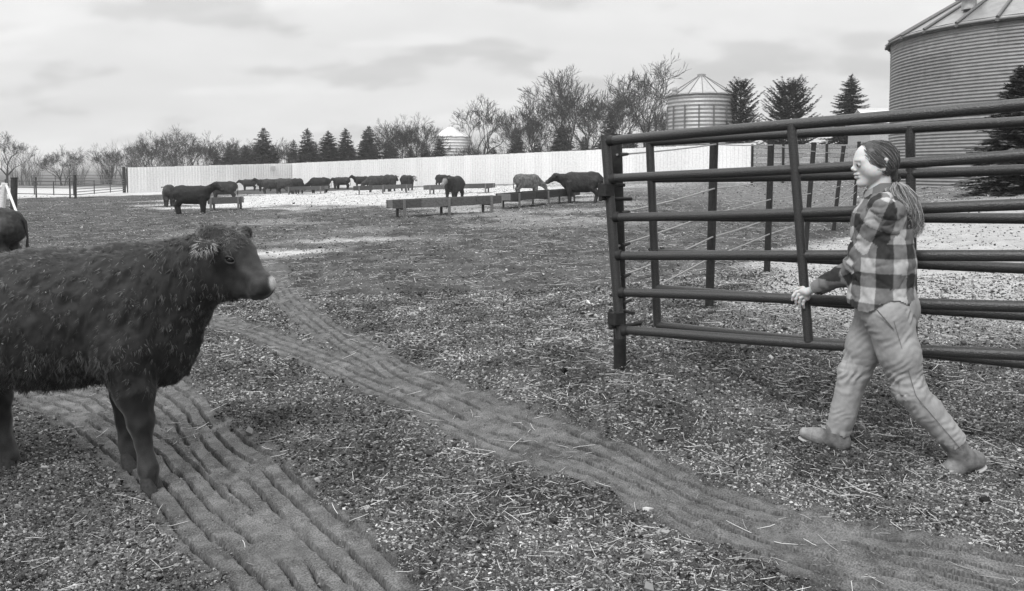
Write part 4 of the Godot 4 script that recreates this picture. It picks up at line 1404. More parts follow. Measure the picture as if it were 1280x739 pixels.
func build_bull() -> void:
	var o := thing("young_bull", "shaggy dark young bull standing side-on at the left, looking at the woman", "bull", Vector3(-2.1, -0.12, -4.0))
	var b := Body.new()
	var Z := Vector3(0, 0, 1)
	b.bone(Vector3(-1.071, 0.839, 0.000), Vector3(-0.320, 0.839, 0.000), 0.3309, 0.3309, 0.120, Z, 0.78)
	b.bone(Vector3(-0.657, 0.755, 0.000), Vector3(-0.197, 0.768, 0.000), 0.2565, 0.2482, 0.120, Z, 0.95)
	b.bone(Vector3(-1.292, 1.032, 0.000), Vector3(-0.813, 1.032, 0.000), 0.1820, 0.1903, 0.100, Z, 1.05)
	b.bone(Vector3(-1.196, 0.852, 0.000), Vector3(-1.071, 0.831, 0.000), 0.2730, 0.2896, 0.120, Z, 0.85)
	b.bone(Vector3(-0.320, 0.852, 0.000), Vector3(0.098, 0.864, 0.000), 0.3309, 0.3185, 0.120, Z, 0.74)
	b.bone(Vector3(0.061, 1.032, 0.000), Vector3(0.146, 0.780, 0.000), 0.1737, 0.2399, 0.080, Z, 0.95)
	b.bone(Vector3(0.173, 0.852, 0.000), Vector3(0.245, 0.725, 0.000), 0.2316, 0.1986, 0.080, Z, 0.80)
	b.bone(Vector3(0.295, 0.746, 0.000), Vector3(0.272, 0.637, 0.000), 0.1324, 0.1489, 0.060, Z, 0.80)
	b.bone(Vector3(0.237, 0.569, 0.000), Vector3(0.207, 0.535, 0.000), 0.0827, 0.0662, 0.050)
	b.bone(Vector3(0.059, 0.990, 0.000), Vector3(0.507, 1.118, 0.020), 0.2068, 0.1687, 0.100, Z, 0.72)
	b.bone(Vector3(0.285, 0.831, 0.000), Vector3(0.485, 1.043, 0.020), 0.1820, 0.1482, 0.080, Z, 0.70)
	b.bone(Vector3(0.354, 0.746, 0.000), Vector3(0.398, 0.864, 0.000), 0.1075, 0.1075, 0.060, Z, 0.70)
	b.bone(Vector3(0.579, 1.215, 0.030), Vector3(0.581, 1.215, 0.030), 0.1191, 0.1191, 0.050, Z, 0.95)
	b.bone(Vector3(0.656, 1.170, 0.040), Vector3(0.658, 1.170, 0.040), 0.1188, 0.1188, 0.050, Z, 0.92)
	b.bone(Vector3(0.696, 1.139, 0.050), Vector3(0.818, 1.039, 0.100), 0.0980, 0.0605, 0.040, Z, 0.90)
	b.bone(Vector3(0.609, 1.046, 0.040), Vector3(0.781, 1.004, 0.090), 0.1106, 0.0485, 0.040, Z, 0.80)
	b.bone(Vector3(0.837, 1.032, 0.110), Vector3(0.839, 1.032, 0.110), 0.0624, 0.0624, 0.030, Z, 1.15)
	b.bone(Vector3(0.821, 1.002, 0.100), Vector3(0.823, 1.002, 0.100), 0.0444, 0.0444, 0.020, Z, 1.10)
	b.bone(Vector3(0.678, 1.189, 0.100), Vector3(0.680, 1.189, 0.100), 0.0403, 0.0403, 0.030)
	b.bone(Vector3(0.606, 1.248, 0.120), Vector3(0.601, 1.239, 0.230), 0.0201, 0.0390, 0.020, Vector3(0.35, 0.55, 0.75), 0.4)
	b.bone(Vector3(0.601, 1.239, 0.230), Vector3(0.578, 1.228, 0.280), 0.0390, 0.0115, 0.020, Vector3(0.35, 0.55, 0.75), 0.4)
	b.bone(Vector3(0.634, 1.265, -0.060), Vector3(0.658, 1.284, -0.200), 0.0252, 0.0282, 0.020, Z, 0.60)
	b.bone(Vector3(0.146, 0.702, 0.170), Vector3(0.205, 0.499, 0.170), 0.1386, 0.0911, 0.070, Z, 0.80)
	b.bone(Vector3(0.205, 0.499, 0.170), Vector3(0.226, 0.369, 0.170), 0.0871, 0.0594, 0.050)
	b.bone(Vector3(0.229, 0.336, 0.170), Vector3(0.231, 0.336, 0.170), 0.0634, 0.0634, 0.040)
	b.bone(Vector3(0.232, 0.295, 0.170), Vector3(0.253, 0.164, 0.170), 0.0475, 0.0376, 0.030)
	b.bone(Vector3(0.252, 0.156, 0.170), Vector3(0.263, 0.106, 0.170), 0.0416, 0.0515, 0.020)
	b.bone(Vector3(0.263, 0.106, 0.170), Vector3(0.270, 0.049, 0.170), 0.0475, 0.0455, 0.020)
	b.bone(Vector3(0.007, 0.622, -0.170), Vector3(0.010, 0.401, -0.170), 0.1380, 0.0949, 0.070, Z, 0.80)
	b.bone(Vector3(0.010, 0.401, -0.170), Vector3(-0.002, 0.250, -0.170), 0.0862, 0.0604, 0.050)
	b.bone(Vector3(-0.002, 0.250, -0.170), Vector3(-0.007, 0.089, -0.170), 0.0604, 0.0453, 0.030)
	b.bone(Vector3(-0.006, 0.107, -0.170), Vector3(0.001, 0.036, -0.170), 0.0474, 0.0431, 0.020)
	b.bone(Vector3(-1.011, 0.792, -0.200), Vector3(-0.835, 0.561, -0.200), 0.2693, 0.1477, 0.080, Z, 0.80)
	b.bone(Vector3(-0.835, 0.561, -0.200), Vector3(-0.745, 0.383, -0.200), 0.1390, 0.0738, 0.060)
	b.bone(Vector3(-0.745, 0.365, -0.200), Vector3(-0.743, 0.365, -0.200), 0.0738, 0.0738, 0.040)
	b.bone(Vector3(-0.737, 0.347, -0.200), Vector3(-0.710, 0.114, -0.200), 0.0630, 0.0499, 0.030)
	b.bone(Vector3(-0.710, 0.114, -0.200), Vector3(-0.691, 0.033, -0.200), 0.0543, 0.0565, 0.020)
	b.bone(Vector3(-0.913, 0.870, 0.200), Vector3(-1.044, 0.589, 0.200), 0.2358, 0.1257, 0.080, Z, 0.80)
	b.bone(Vector3(-1.044, 0.589, 0.200), Vector3(-1.179, 0.403, 0.200), 0.1100, 0.0668, 0.050)
	b.bone(Vector3(-1.179, 0.403, 0.200), Vector3(-1.102, 0.163, 0.200), 0.0589, 0.0472, 0.030)
	b.bone(Vector3(-1.102, 0.163, 0.200), Vector3(-1.081, 0.086, 0.200), 0.0491, 0.0550, 0.020)
	b.bone(Vector3(-1.450, 1.124, 0.000), Vector3(-1.493, 0.915, 0.000), 0.0372, 0.0290, 0.030)
	b.bone(Vector3(-1.493, 0.915, 0.000), Vector3(-1.519, 0.535, 0.000), 0.0248, 0.0372, 0.020)
	b.bone(Vector3(-1.519, 0.535, 0.000), Vector3(-1.521, 0.322, 0.000), 0.0414, 0.0165, 0.020)
	b.build(0.0125)
	for i in b.verts.size():
		var p := b.verts[i]
		b.verts[i] = p + b.norms[i] * ((0.008 * nf.get_noise_3d(p.x * 110, p.y * 40, p.z * 110) + 0.008 * nf.get_noise_3d(p.x * 240, p.y * 110, p.z * 240) if p.y > 0.5 and p.x < 0.326 + 0.2 else 0.0) + 0.006 * nf.get_noise_3d(p.x * 150, p.y * 60, p.z * 150) + 0.007 * nz.get_noise_3d(p.x * 60, p.y * 40, p.z * 60))
	b.renormal()
	var head := PackedVector3Array([Vector3(0.584, 1.252, 0.030), Vector3(0.668, 1.163, 0.050), Vector3(0.837, 1.028, 0.110)])
	var mb := MB.new()
	b.into(mb, func(p: Vector3, n: Vector3) -> Color:
		var v := 0.02 * (1.0 + 0.6 * nf.get_noise_3d(p.x * 120, p.y * 40, p.z * 120))
		var low := 1.0 - smoothstep(0.12, 0.5, p.y)
		v = lerpf(v, 0.075 * (1.0 + 0.8 * nf.get_noise_3d(p.x * 130, p.y * 90, p.z * 130)), low)
		var h := 1.0 - smoothstep(0.05, 0.2, seg_dist(p, head[1], head[2]))
		v = lerpf(v, 0.06 * (1.0 + 0.7 * nf.get_noise_3d(p.x * 160, p.y * 160, p.z * 160)), h * 0.85)
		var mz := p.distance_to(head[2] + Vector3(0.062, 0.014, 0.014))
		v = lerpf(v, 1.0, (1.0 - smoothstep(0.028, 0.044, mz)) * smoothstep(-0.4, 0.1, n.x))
		return Color(v, v, v))
	put("body", mb.mesh(), M.hide, o)
	# eye, with lid
	var eye := SphereMesh.new()
	eye.radius = 0.021
	eye.height = 0.042
	eye.radial_segments = 20
	eye.rings = 12
	var ec: Vector3 = Vector3(0.693, 1.163, 0.152)
	put("eye", eye, M.eye, o, Transform3D(Basis.IDENTITY, ec))
	var lid := MB.new()
	for s in 2:
		var pts := PackedVector3Array()
		var rad := PackedFloat32Array()
		for i in 9:
			var t := i / 8.0
			var an := PI * t
			pts.append(ec + Vector3(-0.026 * cos(an) * 0.9, (0.018 if s == 0 else -0.015) * sin(an) + 0.006 * cos(an), 0.008 + 0.01 * sin(an)))
			rad.append(0.0025 + 0.003 * sin(an))
		lid.tube(pts, rad, 6)
	put("eyelid", lid.mesh(), M.lid, o)
	# nostril
	var nos := SphereMesh.new()
	nos.radius = 0.014
	nos.height = 0.02
	put("nostril", nos, M.dark, o, Transform3D(Basis.from_euler(Vector3(0, 0.5, 0.4)), Vector3(0.871, 1.039, 0.155)))
	# mouth line
	var mo := MB.new()
	mo.tube(PackedVector3Array([Vector3(0.777, 0.983, 0.138), Vector3(0.823, 0.988, 0.155), Vector3(0.869, 0.997, 0.150)]), PackedFloat32Array([0.004, 0.005, 0.004]), 6)
	put("mouth", mo.mesh(), M.dark, o)
	# hooves
	for q in [Vector3(0.273, -0.013, 0.170), Vector3(0.004, -0.014, -0.170), Vector3(-0.684, -0.016, -0.200), Vector3(-1.077, -0.000, 0.200)]:
		var hm := MB.new()
		for s in [-1.0, 1.0]:
			var c: Vector3 = q + Vector3(0.0, -0.02, 0.03 * s)
			hm.tube(PackedVector3Array([c + Vector3(-0.012, 0.1, -0.006 * s), c + Vector3(0.0, 0.06, 0), c + Vector3(0.02, 0.0, 0), c + Vector3(0.022, -0.02, 0)]), PackedFloat32Array([0.028, 0.034, 0.04, 0.04]), 12)
		put("hoof", hm.mesh(), M.hoof, o)
	# coat: tufts of hair over the whole hide
	var blades := [hair_blade(0.3), hair_blade(1.2), hair_blade(2.2)]
	var xf := [[], [], []]
	var cols := [PackedColorArray(), PackedColorArray(), PackedColorArray()]
	var nt := b.ind.size() / 3
	var r := RandomNumberGenerator.new()
	r.seed = 77
	for q in 250000:
		var t := (r.randi() % nt) * 3
		var u := r.randf()
		var w := r.randf() * (1.0 - u)
		var p := b.verts[b.ind[t]] * u + b.verts[b.ind[t + 1]] * w + b.verts[b.ind[t + 2]] * (1.0 - u - w)
		var n := b.norms[b.ind[t]]
		var hd := seg_dist(p, head[0], head[2])
		var poll := p.distance_to(head[0] + Vector3(0.02, 0.03, 0))
		var face := seg_dist(p, head[1], head[2]) < 0.12 and poll > 0.13
		var leg := p.y < 0.5
		if p.distance_to(head[2]) < 0.085: continue
		if p.distance_to(ec) < 0.045: continue
		if p.y < 0.16: continue
		var wave := nz.get_noise_3d(p.x * 70, p.y * 70, p.z * 70)
		var wave2 := nf.get_noise_3d(p.x * 120, p.y * 120, p.z * 120 + 50)
		var flow := Vector3(-0.55 + 1.1 * wave, -0.9 + 0.5 * wave2, 0.5 * wave2)
		var l := 0.034
		var kind := 0
		var lift := 0.3
		if poll < 0.15:
			flow = Vector3(0.5 + 1.6 * wave, -0.5 + 1.6 * wave2, r.randf_range(-0.8, 0.8)); l = 0.05; kind = 1 + r.randi() % 2; lift = 0.6
		elif face:
			flow = Vector3(-0.7 + 0.5 * wave, 0.3 + 0.5 * wave2, 0); l = 0.012; lift = 0.2
		elif leg:
			flow = Vector3(-0.2 + 0.5 * wave, -1, 0.3 * wave2); l = 0.013; lift = 0.12
		elif p.x > 0.326 - 0.05:
			flow = Vector3(-0.25 + 0.5 * wave, -1.0, 0.4 * wave2); l = 0.045; kind = r.randi() % 2
		else:
			kind = r.randi() % 2
			if n.y < -0.3: flow = Vector3(-0.2, -1, 0.1); l = 0.05; lift = 0.8
			if n.y > 0.75: flow = Vector3(-1, 0.2, 0.4 * wave); l = 0.03; lift = 0.5
		flow += Vector3(r.randf_range(-0.7, 0.7), r.randf_range(-0.5, 0.5), r.randf_range(-0.5, 0.5))
		var d := (flow - n * flow.dot(n)).normalized()
		d = (d + n * lift * r.randf_range(0.4, 1.3)).normalized()
		l *= r.randf_range(0.6, 1.3)
		var side := d.cross(n).normalized()
		var thick := 0.0052 * (0.7 if leg or face else 1.0) * r.randf_range(0.5, 1.7) * 5.0
		xf[kind].append(Transform3D(Basis(side * thick, side.cross(d) * -l, d * l), p - n * 0.003))
		var lock := nf.get_noise_3d(p.x * 330 + p.y * 80, p.y * 130, p.z * 330)
		var v := 0.006 + 0.1 * smoothstep(-0.1, 0.6, lock + 0.3 * wave) * r.randf_range(0.5, 1.3)
		if poll < 0.15: v = 0.012 + 0.15 * smoothstep(-0.1, 0.5, wave2) * r.randf_range(0.4, 1.3)
		if face or leg: v = 0.014 + 0.1 * smoothstep(-0.2, 0.6, nf.get_noise_3d(p.x * 420, p.y * 260, p.z * 420)) * r.randf_range(0.5, 1.2)
		if seg_dist(p, Vector3(0.613, 1.240, 0.200), Vector3(0.590, 1.227, 0.270)) < 0.05: v = r.randf_range(0.03, 0.3)
		cols[kind].append(Color(v, v, v))
	for k in 3:
		var mm := MultiMesh.new()
		mm.transform_format = MultiMesh.TRANSFORM_3D
		mm.use_colors = true
		mm.mesh = blades[k]
		mm.instance_count = xf[k].size()
		for i in xf[k].size():
			mm.set_instance_transform(i, xf[k][i])
			mm.set_instance_color(i, cols[k][i])
		var mi := MultiMeshInstance3D.new()
		mi.name = ["straight_hair", "wavy_hair", "curly_hair"][k]
		mi.multimesh = mm
		mi.material_override = M.hair
		o.add_child(mi)
		mi.set_meta("kind", "stuff")
	# flecks of chaff caught in the coat
	var ch := MB.new()
	for q in 110:
		var t := (r.randi() % nt) * 3
		var p := b.verts[b.ind[t]]
		if p.y < 0.5 or p.x > 0.326 + 0.35: continue
		var n := b.norms[b.ind[t]]
		var d := Vector3(r.randf_range(-1, 1), r.randf_range(-1, 1), r.randf_range(-1, 1))
		d = (d - n * d.dot(n)).normalized()
		var l := r.randf_range(0.004, 0.016)
		var v := r.randf_range(0.25, 0.5)
		ch.col = Color(v, v, v)
		ch.tube(PackedVector3Array([p + n * 0.014, p + n * 0.017 + d * l]), PackedFloat32Array([0.0018, 0.0014]), 3)
	var co := put("chaff", ch.mesh(), M.vcol, o)
	tag(co, "", "", "", "stuff")

func seg_dist(p: Vector3, a: Vector3, b: Vector3) -> float:
	var ab := b - a
	return (p - a - ab * clampf((p - a).dot(ab) / ab.length_squared(), 0.0, 1.0)).length()
const W_ANL := Vector3(0.3391, 0.1399, 0.1350)
const W_ANR := Vector3(-0.1211, 0.0901, -0.1700)
const W_CHEST := Vector3(0.0165, 1.2008, -0.0100)
const W_ELL := Vector3(-0.0693, 0.9976, -0.0500)
const W_ELR := Vector3(0.1132, 0.9946, -0.2100)
const W_HANDN := Vector3(0.3, 0.7, 0.6)
const W_HEAD := Vector3(-0.0316, 1.5220, -0.0100)
const W_HEM_Y := 0.830
const W_HIPL := Vector3(0.0079, 0.7676, 0.0800)
const W_HIPR := Vector3(0.0367, 0.7454, -0.0800)
const W_KNL := Vector3(0.1103, 0.4090, 0.1150)
const W_KNR := Vector3(-0.0575, 0.4319, -0.1300)
const W_NECK := Vector3(-0.0124, 1.3898, -0.0100)
const W_PALM0 := Vector3(-0.2497, 0.8317, -0.2950)
const W_PALM1 := Vector3(-0.2682, 0.8329, -0.3150)
const W_PALM2 := Vector3(-0.2433, 0.7986, -0.3100)
const W_PELVIS := Vector3(0.0289, 0.8377, 0.0000)
const W_PERSON_ORIGIN := Vector3(1.8500, 0.0000, -3.8700)
const W_SEAT := Vector3(0.0897, 0.7867, 0.0100)
const W_SHL := Vector3(-0.0437, 1.2930, 0.1350)
const W_SHR := Vector3(0.0315, 1.2863, -0.1500)
const W_SHR0 := 0.140
const W_SHR1 := 0.144
const W_SHR2 := 0.160
const W_SHT0 := Vector3(0.0075, 1.2370, -0.0100)
const W_SHT1 := Vector3(0.0165, 1.0391, -0.0100)
const W_SHT2 := Vector3(0.0104, 0.7686, 0.0000)
const W_SLEEVE_Z := -0.080
const W_TOEL := Vector3(0.2640, -0.0185, 0.1300)
const W_TOER := Vector3(-0.2645, 0.0624, -0.2500)
const W_WAIST := Vector3(0.0265, 0.9310, 0.0000)
const W_WRL := Vector3(-0.2294, 0.8487, -0.2700)
const W_WRR := Vector3(0.0785, 0.8185, -0.1900)

# ------------------------------------------------------------------ the woman at the gate
func clipped(b: Body, keep: Callable) -> void:
	var out := PackedInt32Array()
	for t in range(0, b.ind.size(), 3):
		if keep.call(b.verts[b.ind[t]]) and keep.call(b.verts[b.ind[t + 1]]) and keep.call(b.verts[b.ind[t + 2]]):
			out.append(b.ind[t]); out.append(b.ind[t + 1]); out.append(b.ind[t + 2])
	b.ind = out

# pull an open edge onto a hem plane is left to the eye; a rolled hem covers it
func finger(b: Body, pts: Array, r0: float, r1: float) -> void:
	for i in pts.size() - 1:
		var t0 := float(i) / (pts.size() - 1)
		var t1 := float(i + 1) / (pts.size() - 1)
		b.bone(pts[i], pts[i + 1], lerpf(r0, r1, t0), lerpf(r0, r1, t1), 0.004)

func build_woman() -> void:
	var o := thing("person", "woman in a plaid shirt and faded trousers walking left, one hand on the gate rail", "person", W_PERSON_ORIGIN)
	var S := Vector3(0.3, 0, 0.954)           # across the body, toward the camera
	var FW := Vector3(-0.954, 0, 0.3 * -1.0)  # the way she walks
	FW = Vector3(-0.954, 0, -0.3)
	S = Vector3(-0.3, 0, 0.954)
	# ---- body: one surface, with finer grids for head and hands
	var b := Body.new()
	b.bone(W_NECK, W_CHEST, 0.05, 0.1, 0.06, S, 1.2)
	b.bone(W_CHEST, W_PELVIS, 0.1, 0.115, 0.06, S, 1.25)
	b.bone(W_NECK + Vector3(0, -0.07, 0), W_SHL, 0.04, 0.035, 0.02)
	b.bone(W_NECK + Vector3(0, -0.07, 0), W_SHR, 0.04, 0.035, 0.02)
	b.bone(W_SHL, W_ELL, 0.046, 0.038, 0.03)
	b.bone(W_ELL, W_WRL, 0.037, 0.024, 0.02)
	b.bone(W_SHR, W_ELR, 0.046, 0.038, 0.03)
	b.bone(W_ELR, W_WRR, 0.037, 0.024, 0.02)
	b.bone(W_HIPL, W_KNL, 0.082, 0.052, 0.04)
	b.bone(W_KNL, W_ANL, 0.05, 0.032, 0.03)
	b.bone(W_HIPR, W_KNR, 0.08, 0.052, 0.04)
	b.bone(W_KNR, W_ANR, 0.05, 0.032, 0.03)
	for q in [[Vector3(0.2987, 0.1798, 0.1350), Vector3(0.3727, 0.0718, 0.1350), Vector3(0.4347, 0.0699, 0.1300), Vector3(0.3182, 0.0137, 0.1300), Vector3(0.2627, -0.0165, 0.1250), Vector3(0.4521, 0.0197, 0.1300), Vector3(0.3395, -0.0386, 0.1300), Vector3(-0.4552, 0.8788, -0.1431), Vector3(0.2559, -0.0527, 0.1250), Vector3(-0.1634, 0.9852, -0.0514)], [Vector3(-0.1258, 0.1117, -0.1700), Vector3(-0.1228, 0.0711, -0.1750), Vector3(-0.0990, 0.0505, -0.1600), Vector3(-0.2073, 0.0606, -0.2300), Vector3(-0.2564, 0.0655, -0.2600), Vector3(-0.0893, -0.0013, -0.1600), Vector3(-0.1804, 0.0079, -0.2300), Vector3(0.0814, 0.9964, 0.0256), Vector3(-0.2562, 0.0267, -0.2700), Vector3(0.2072, 0.9761, 0.0652)]]:
		b.bone(q[0], q[1], 0.03, 0.03, 0.02)
		b.bone(q[1], q[3], 0.03, 0.022, 0.02)
		b.bone(q[3], q[4], 0.022, 0.018, 0.02)
	b.build(0.014)
	var skin := MB.new()
	var tone := func(p: Vector3, n: Vector3) -> Color:
		var v := 0.52 * (1.0 + 0.05 * nf.get_noise_3d(p.x * 300, p.y * 300, p.z * 300))
		return Color(v, v, v)
	b.into(skin, tone)
	# head frame: f forward, u up, s toward the camera
	var f := Vector3(-0.985, -0.06, -0.12).normalized()
	var s := Vector3(-0.12, 0, 0.985)
	s = (s - f * s.dot(f)).normalized()
	var u := s.cross(f)
	if u.y < 0: u = -u
	var hc: Vector3 = W_HEAD
	var at := func(ff: float, uu: float, ss: float) -> Vector3: return hc + f * ff + u * uu + s * ss
	var h := Body.new()
	h.ball(at.call(-0.012, 0.022, 0), 0.092, 0.03, s, 0.8)
	h.ball(at.call(0.025, 0.032, 0), 0.07, 0.03, s, 0.86)
	h.bone(at.call(0.045, 0.0, 0), at.call(0.052, -0.058, 0), 0.05, 0.036, 0.025, s, 1.05)
	for q in [-1.0, 1.0]:
		h.bone(at.call(-0.008, -0.036, 0.046 * q), at.call(0.058, -0.09, 0.016 * q), 0.018, 0.017, 0.025)
		h.ball(at.call(0.05, -0.02, 0.044 * q), 0.022, 0.03)
		h.ball(at.call(0.03, -0.04, 0.043 * q), 0.028, 0.03)
		h.bone(at.call(0.084, 0.02, 0.012 * q), at.call(0.073, 0.021, 0.042 * q), 0.009, 0.009, 0.02)
		h.ball(at.call(0.1, -0.026, 0.0105 * q), 0.0062, 0.01)
		h.ball(at.call(0.104, -0.001, 0.039 * q), 0.0095, 0.016, Vector3.ZERO, 1.0, true)
		h.bone(at.call(-0.024, 0.018, 0.08 * q), at.call(-0.016, -0.028, 0.073 * q), 0.0135, 0.0095, 0.006, s, 0.6)
		h.bone(at.call(-0.014, -0.012, 0.08 * q), at.call(-0.016, 0.01, 0.084 * q), 0.006, 0.006, 0.004, s, 0.7, true)
	h.ball(at.call(0.074, -0.094, 0), 0.017, 0.02)
	h.bone(at.call(0.085, 0.02, 0), at.call(0.106, -0.016, 0), 0.0085, 0.007, 0.012)
	h.ball(at.call(0.109, -0.018, 0), 0.0064, 0.011)
	h.bone(at.call(0.088, -0.046, -0.018), at.call(0.096, -0.047, 0), 0.006, 0.0075, 0.008)
	h.bone(at.call(0.088, -0.046, 0.018), at.call(0.096, -0.047, 0), 0.006, 0.0075, 0.008)
	h.bone(at.call(0.084, -0.06, -0.016), at.call(0.093, -0.061, 0), 0.006, 0.008, 0.006)
	h.bone(at.call(0.084, -0.06, 0.016), at.call(0.093, -0.061, 0), 0.006, 0.008, 0.006)
	h.bone(at.call(0.08, -0.0565, -0.02), at.call(0.103, -0.0535, 0), 0.0014, 0.0024, 0.003, Vector3.ZERO, 1.0, true)
	h.bone(at.call(0.08, -0.0565, 0.02), at.call(0.103, -0.0535, 0), 0.0014, 0.0024, 0.003, Vector3.ZERO, 1.0, true)
	h.bone(at.call(-0.034, -0.05, 0), W_NECK + Vector3(0, 0.0, 0), 0.047, 0.053, 0.018)
	h.build(0.0034)
	var face := func(p: Vector3, n: Vector3) -> Color:
		var q: Vector3 = p - hc
		var ff := q.dot(f)
		var uu := q.dot(u)
		var ss := absf(q.dot(s))
		var v := 0.55 * (1.0 + 0.05 * nf.get_noise_3d(p.x * 400, p.y * 400, p.z * 400))
		if ff > 0.07 and absf(uu + 0.0535) < 0.012 and ss < 0.02: v = 0.42
		if absf(uu - 0.022 + ss * 0.1) < 0.004 and ff > 0.045 and ss > 0.012 and ss < 0.05: v = 0.27
		if ff > 0.05 and Vector2(uu + 0.02, ss - 0.045).length() < 0.02: v *= 0.88
		return Color(v, v, v)
	h.into(skin, face)
	# left hand round the rail
	var g := Body.new()
	g.bone(W_WRL, W_PALM0, 0.021, 0.021, 0.012, W_HANDN, 0.75)
	g.bone(W_PALM0, W_PALM1, 0.018, 0.014, 0.012)
	g.bone(W_PALM0, W_PALM2, 0.018, 0.014, 0.012)
	g.bone(W_PALM1, W_PALM2, 0.014, 0.013, 0.012)
	for fg in [[Vector3(-0.2708, 0.8365, -0.3200), Vector3(-0.2953, 0.8262, -0.3300), Vector3(-0.3124, 0.8041, -0.3300), Vector3(-0.3127, 0.7804, -0.3400)], [Vector3(-0.2637, 0.8242, -0.3150), Vector3(-0.2859, 0.8116, -0.3250), Vector3(-0.2967, 0.7865, -0.3300), Vector3(-0.2926, 0.7627, -0.3400)], [Vector3(-0.2544, 0.8096, -0.3100), Vector3(-0.2744, 0.7948, -0.3200), Vector3(-0.2767, 0.7689, -0.3300), Vector3(-0.2703, 0.7451, -0.3400)], [Vector3(-0.2433, 0.7964, -0.3100), Vector3(-0.2566, 0.7794, -0.3200), Vector3(-0.2587, 0.7587, -0.3250), Vector3(-0.2501, 0.7393, -0.3350)]]: finger(g, fg, 0.0092, 0.0072)
	finger(g, [Vector3(-0.2415, 0.8301, -0.3050), Vector3(-0.2567, 0.8474, -0.3350), Vector3(-0.2717, 0.8406, -0.3650), Vector3(-0.2880, 0.8272, -0.3800)], 0.0115, 0.008)
	g.build(0.0032)
	g.into(skin, tone)
	# right hand, relaxed
	var rh := Body.new()
	var dn := (W_WRR - W_ELR).normalized()
	var ac := Vector3(-0.95, 0, -0.3)
	var pm: Vector3 = W_WRR + dn * 0.075
	rh.bone(W_WRR, pm, 0.021, 0.02, 0.012)
	for k in 4:
		var kx := (k - 1.5) * 0.019
		var p0: Vector3 = pm + ac * kx
		var l: float = [0.058, 0.066, 0.062, 0.05][k]
		rh.bone(W_WRR + dn * 0.02 + ac * kx * 0.5, p0, 0.014, 0.012, 0.012)
		finger(rh, [p0, p0 + dn * l * 0.5 + Vector3(0, 0, 0.008), p0 + dn * l * 0.8 + Vector3(0, 0, 0.022), p0 + dn * l + Vector3(0, 0, 0.04)], 0.0092, 0.007)
	finger(rh, [W_WRR + dn * 0.025 + ac * 0.02, W_WRR + dn * 0.055 + ac * 0.045, W_WRR + dn * 0.09 + ac * 0.05], 0.0115, 0.008)
	rh.build(0.0034)
	rh.into(skin, tone)
	put("body", skin.mesh(), M.skin, o)
	# ---- eyes
	for q in [-1.0, 1.0]:
		var e := SphereMesh.new()
		e.radius = 0.0118
		e.height = 0.0236
		e.radial_segments = 16
		e.rings = 10
		var ec: Vector3 = at.call(0.0862, -0.0015, 0.0345 * q)
		put("eye", e, M.eyewhite, o, Transform3D(Basis.IDENTITY, ec))
		var ir := SphereMesh.new()
		ir.radius = 0.0062
		ir.height = 0.005
		put("iris", ir, M.eye, o.get_child(o.get_child_count() - 1), Transform3D(Basis(s, f, u).orthonormalized(), f * 0.0102 + s * 0.002 * q))
		var ls := MB.new()
		var pts := PackedVector3Array()
		for i in 6:
			var t := i / 5.0
			pts.append(ec + f * (0.0135 - 0.006 * absf(t - 0.35)) + u * (0.0055 - 0.004 * t) + s * q * (t - 0.4) * 0.026)
		ls.tube(pts, PackedFloat32Array([0.0014, 0.002, 0.0023, 0.0021, 0.0016, 0.0008]), 5)
		put("eyelash", ls.mesh(), M.dark, o)
	# ---- hair: a cap under combed strands that run to the tie
	var tie: Vector3 = at.call(-0.098, -0.082, 0.004)
	var line := func(uu: float) -> float:
		var ks := [[-0.12, -0.085], [-0.085, -0.066], [-0.05, -0.048], [-0.03, -0.042], [0.015, -0.036], [0.03, -0.002], [0.045, 0.036], [0.075, 0.058], [0.1, 0.062], [0.13, 0.03]]
		for i in ks.size() - 1:
			if uu < ks[i + 1][0]: return lerpf(ks[i][1], ks[i + 1][1], clampf((uu - ks[i][0]) / (ks[i + 1][0] - ks[i][0]), 0.0, 1.0))
		return 0.03
	var cap := Body.new()
	cap.ball(at.call(-0.012, 0.022, 0), 0.0965, 0.03, s, 0.82)
	cap.ball(at.call(0.025, 0.032, 0), 0.074, 0.03, s, 0.88)
	cap.bone(at.call(-0.035, -0.02, 0), at.call(-0.06, -0.075, 0), 0.072, 0.04, 0.03, s, 0.95)
	cap.build(0.006)
	clipped(cap, func(p: Vector3) -> bool:
		var q: Vector3 = p - hc
		return q.dot(f) < line.call(q.dot(u)))
	var hr := MB.new()
	cap.into(hr, func(p: Vector3, n: Vector3) -> Color: return Color(0.04, 0.04, 0.04))
	put("hair_cap", hr.mesh(), M.hairw, o)
	var r := RandomNumberGenerator.new()
	r.seed = 12
	var st := MB.new()
	for i in 2000:
		# a start on the hairline or on the crown
		var uu := r.randf_range(-0.075, 0.112)
		var side := -1.0 if r.randf() < 0.4 else 1.0
		var ff: float = line.call(uu) - (0.0 if r.randf() < 0.45 else r.randf() * 0.11)
		var d0: Vector3 = (f * (ff + 0.012) + u * (uu - 0.022))
		var lim := 0.0965 * 0.0965 - d0.length_squared()
		if lim <= 0.0: 
			if uu < 0.05: continue
			lim = 0.0004
		var ss := side * sqrt(lim) * 0.82 * (1.0 if r.randf() < 0.7 else r.randf())
		var start: Vector3 = at.call(ff, uu, ss)
		var c0: Vector3 = at.call(-0.012, 0.018, 0)
		var v := 0.05 + 0.15 * pow(r.randf(), 1.6)
		if r.randf() < 0.1: v += 0.14
		st.col = Color(v, v, v)
		var pts := PackedVector3Array()
		var rad := PackedFloat32Array()
		var w := r.randf_range(0.0006, 0.0014)
		var off := r.randf_range(0.0, 0.007)
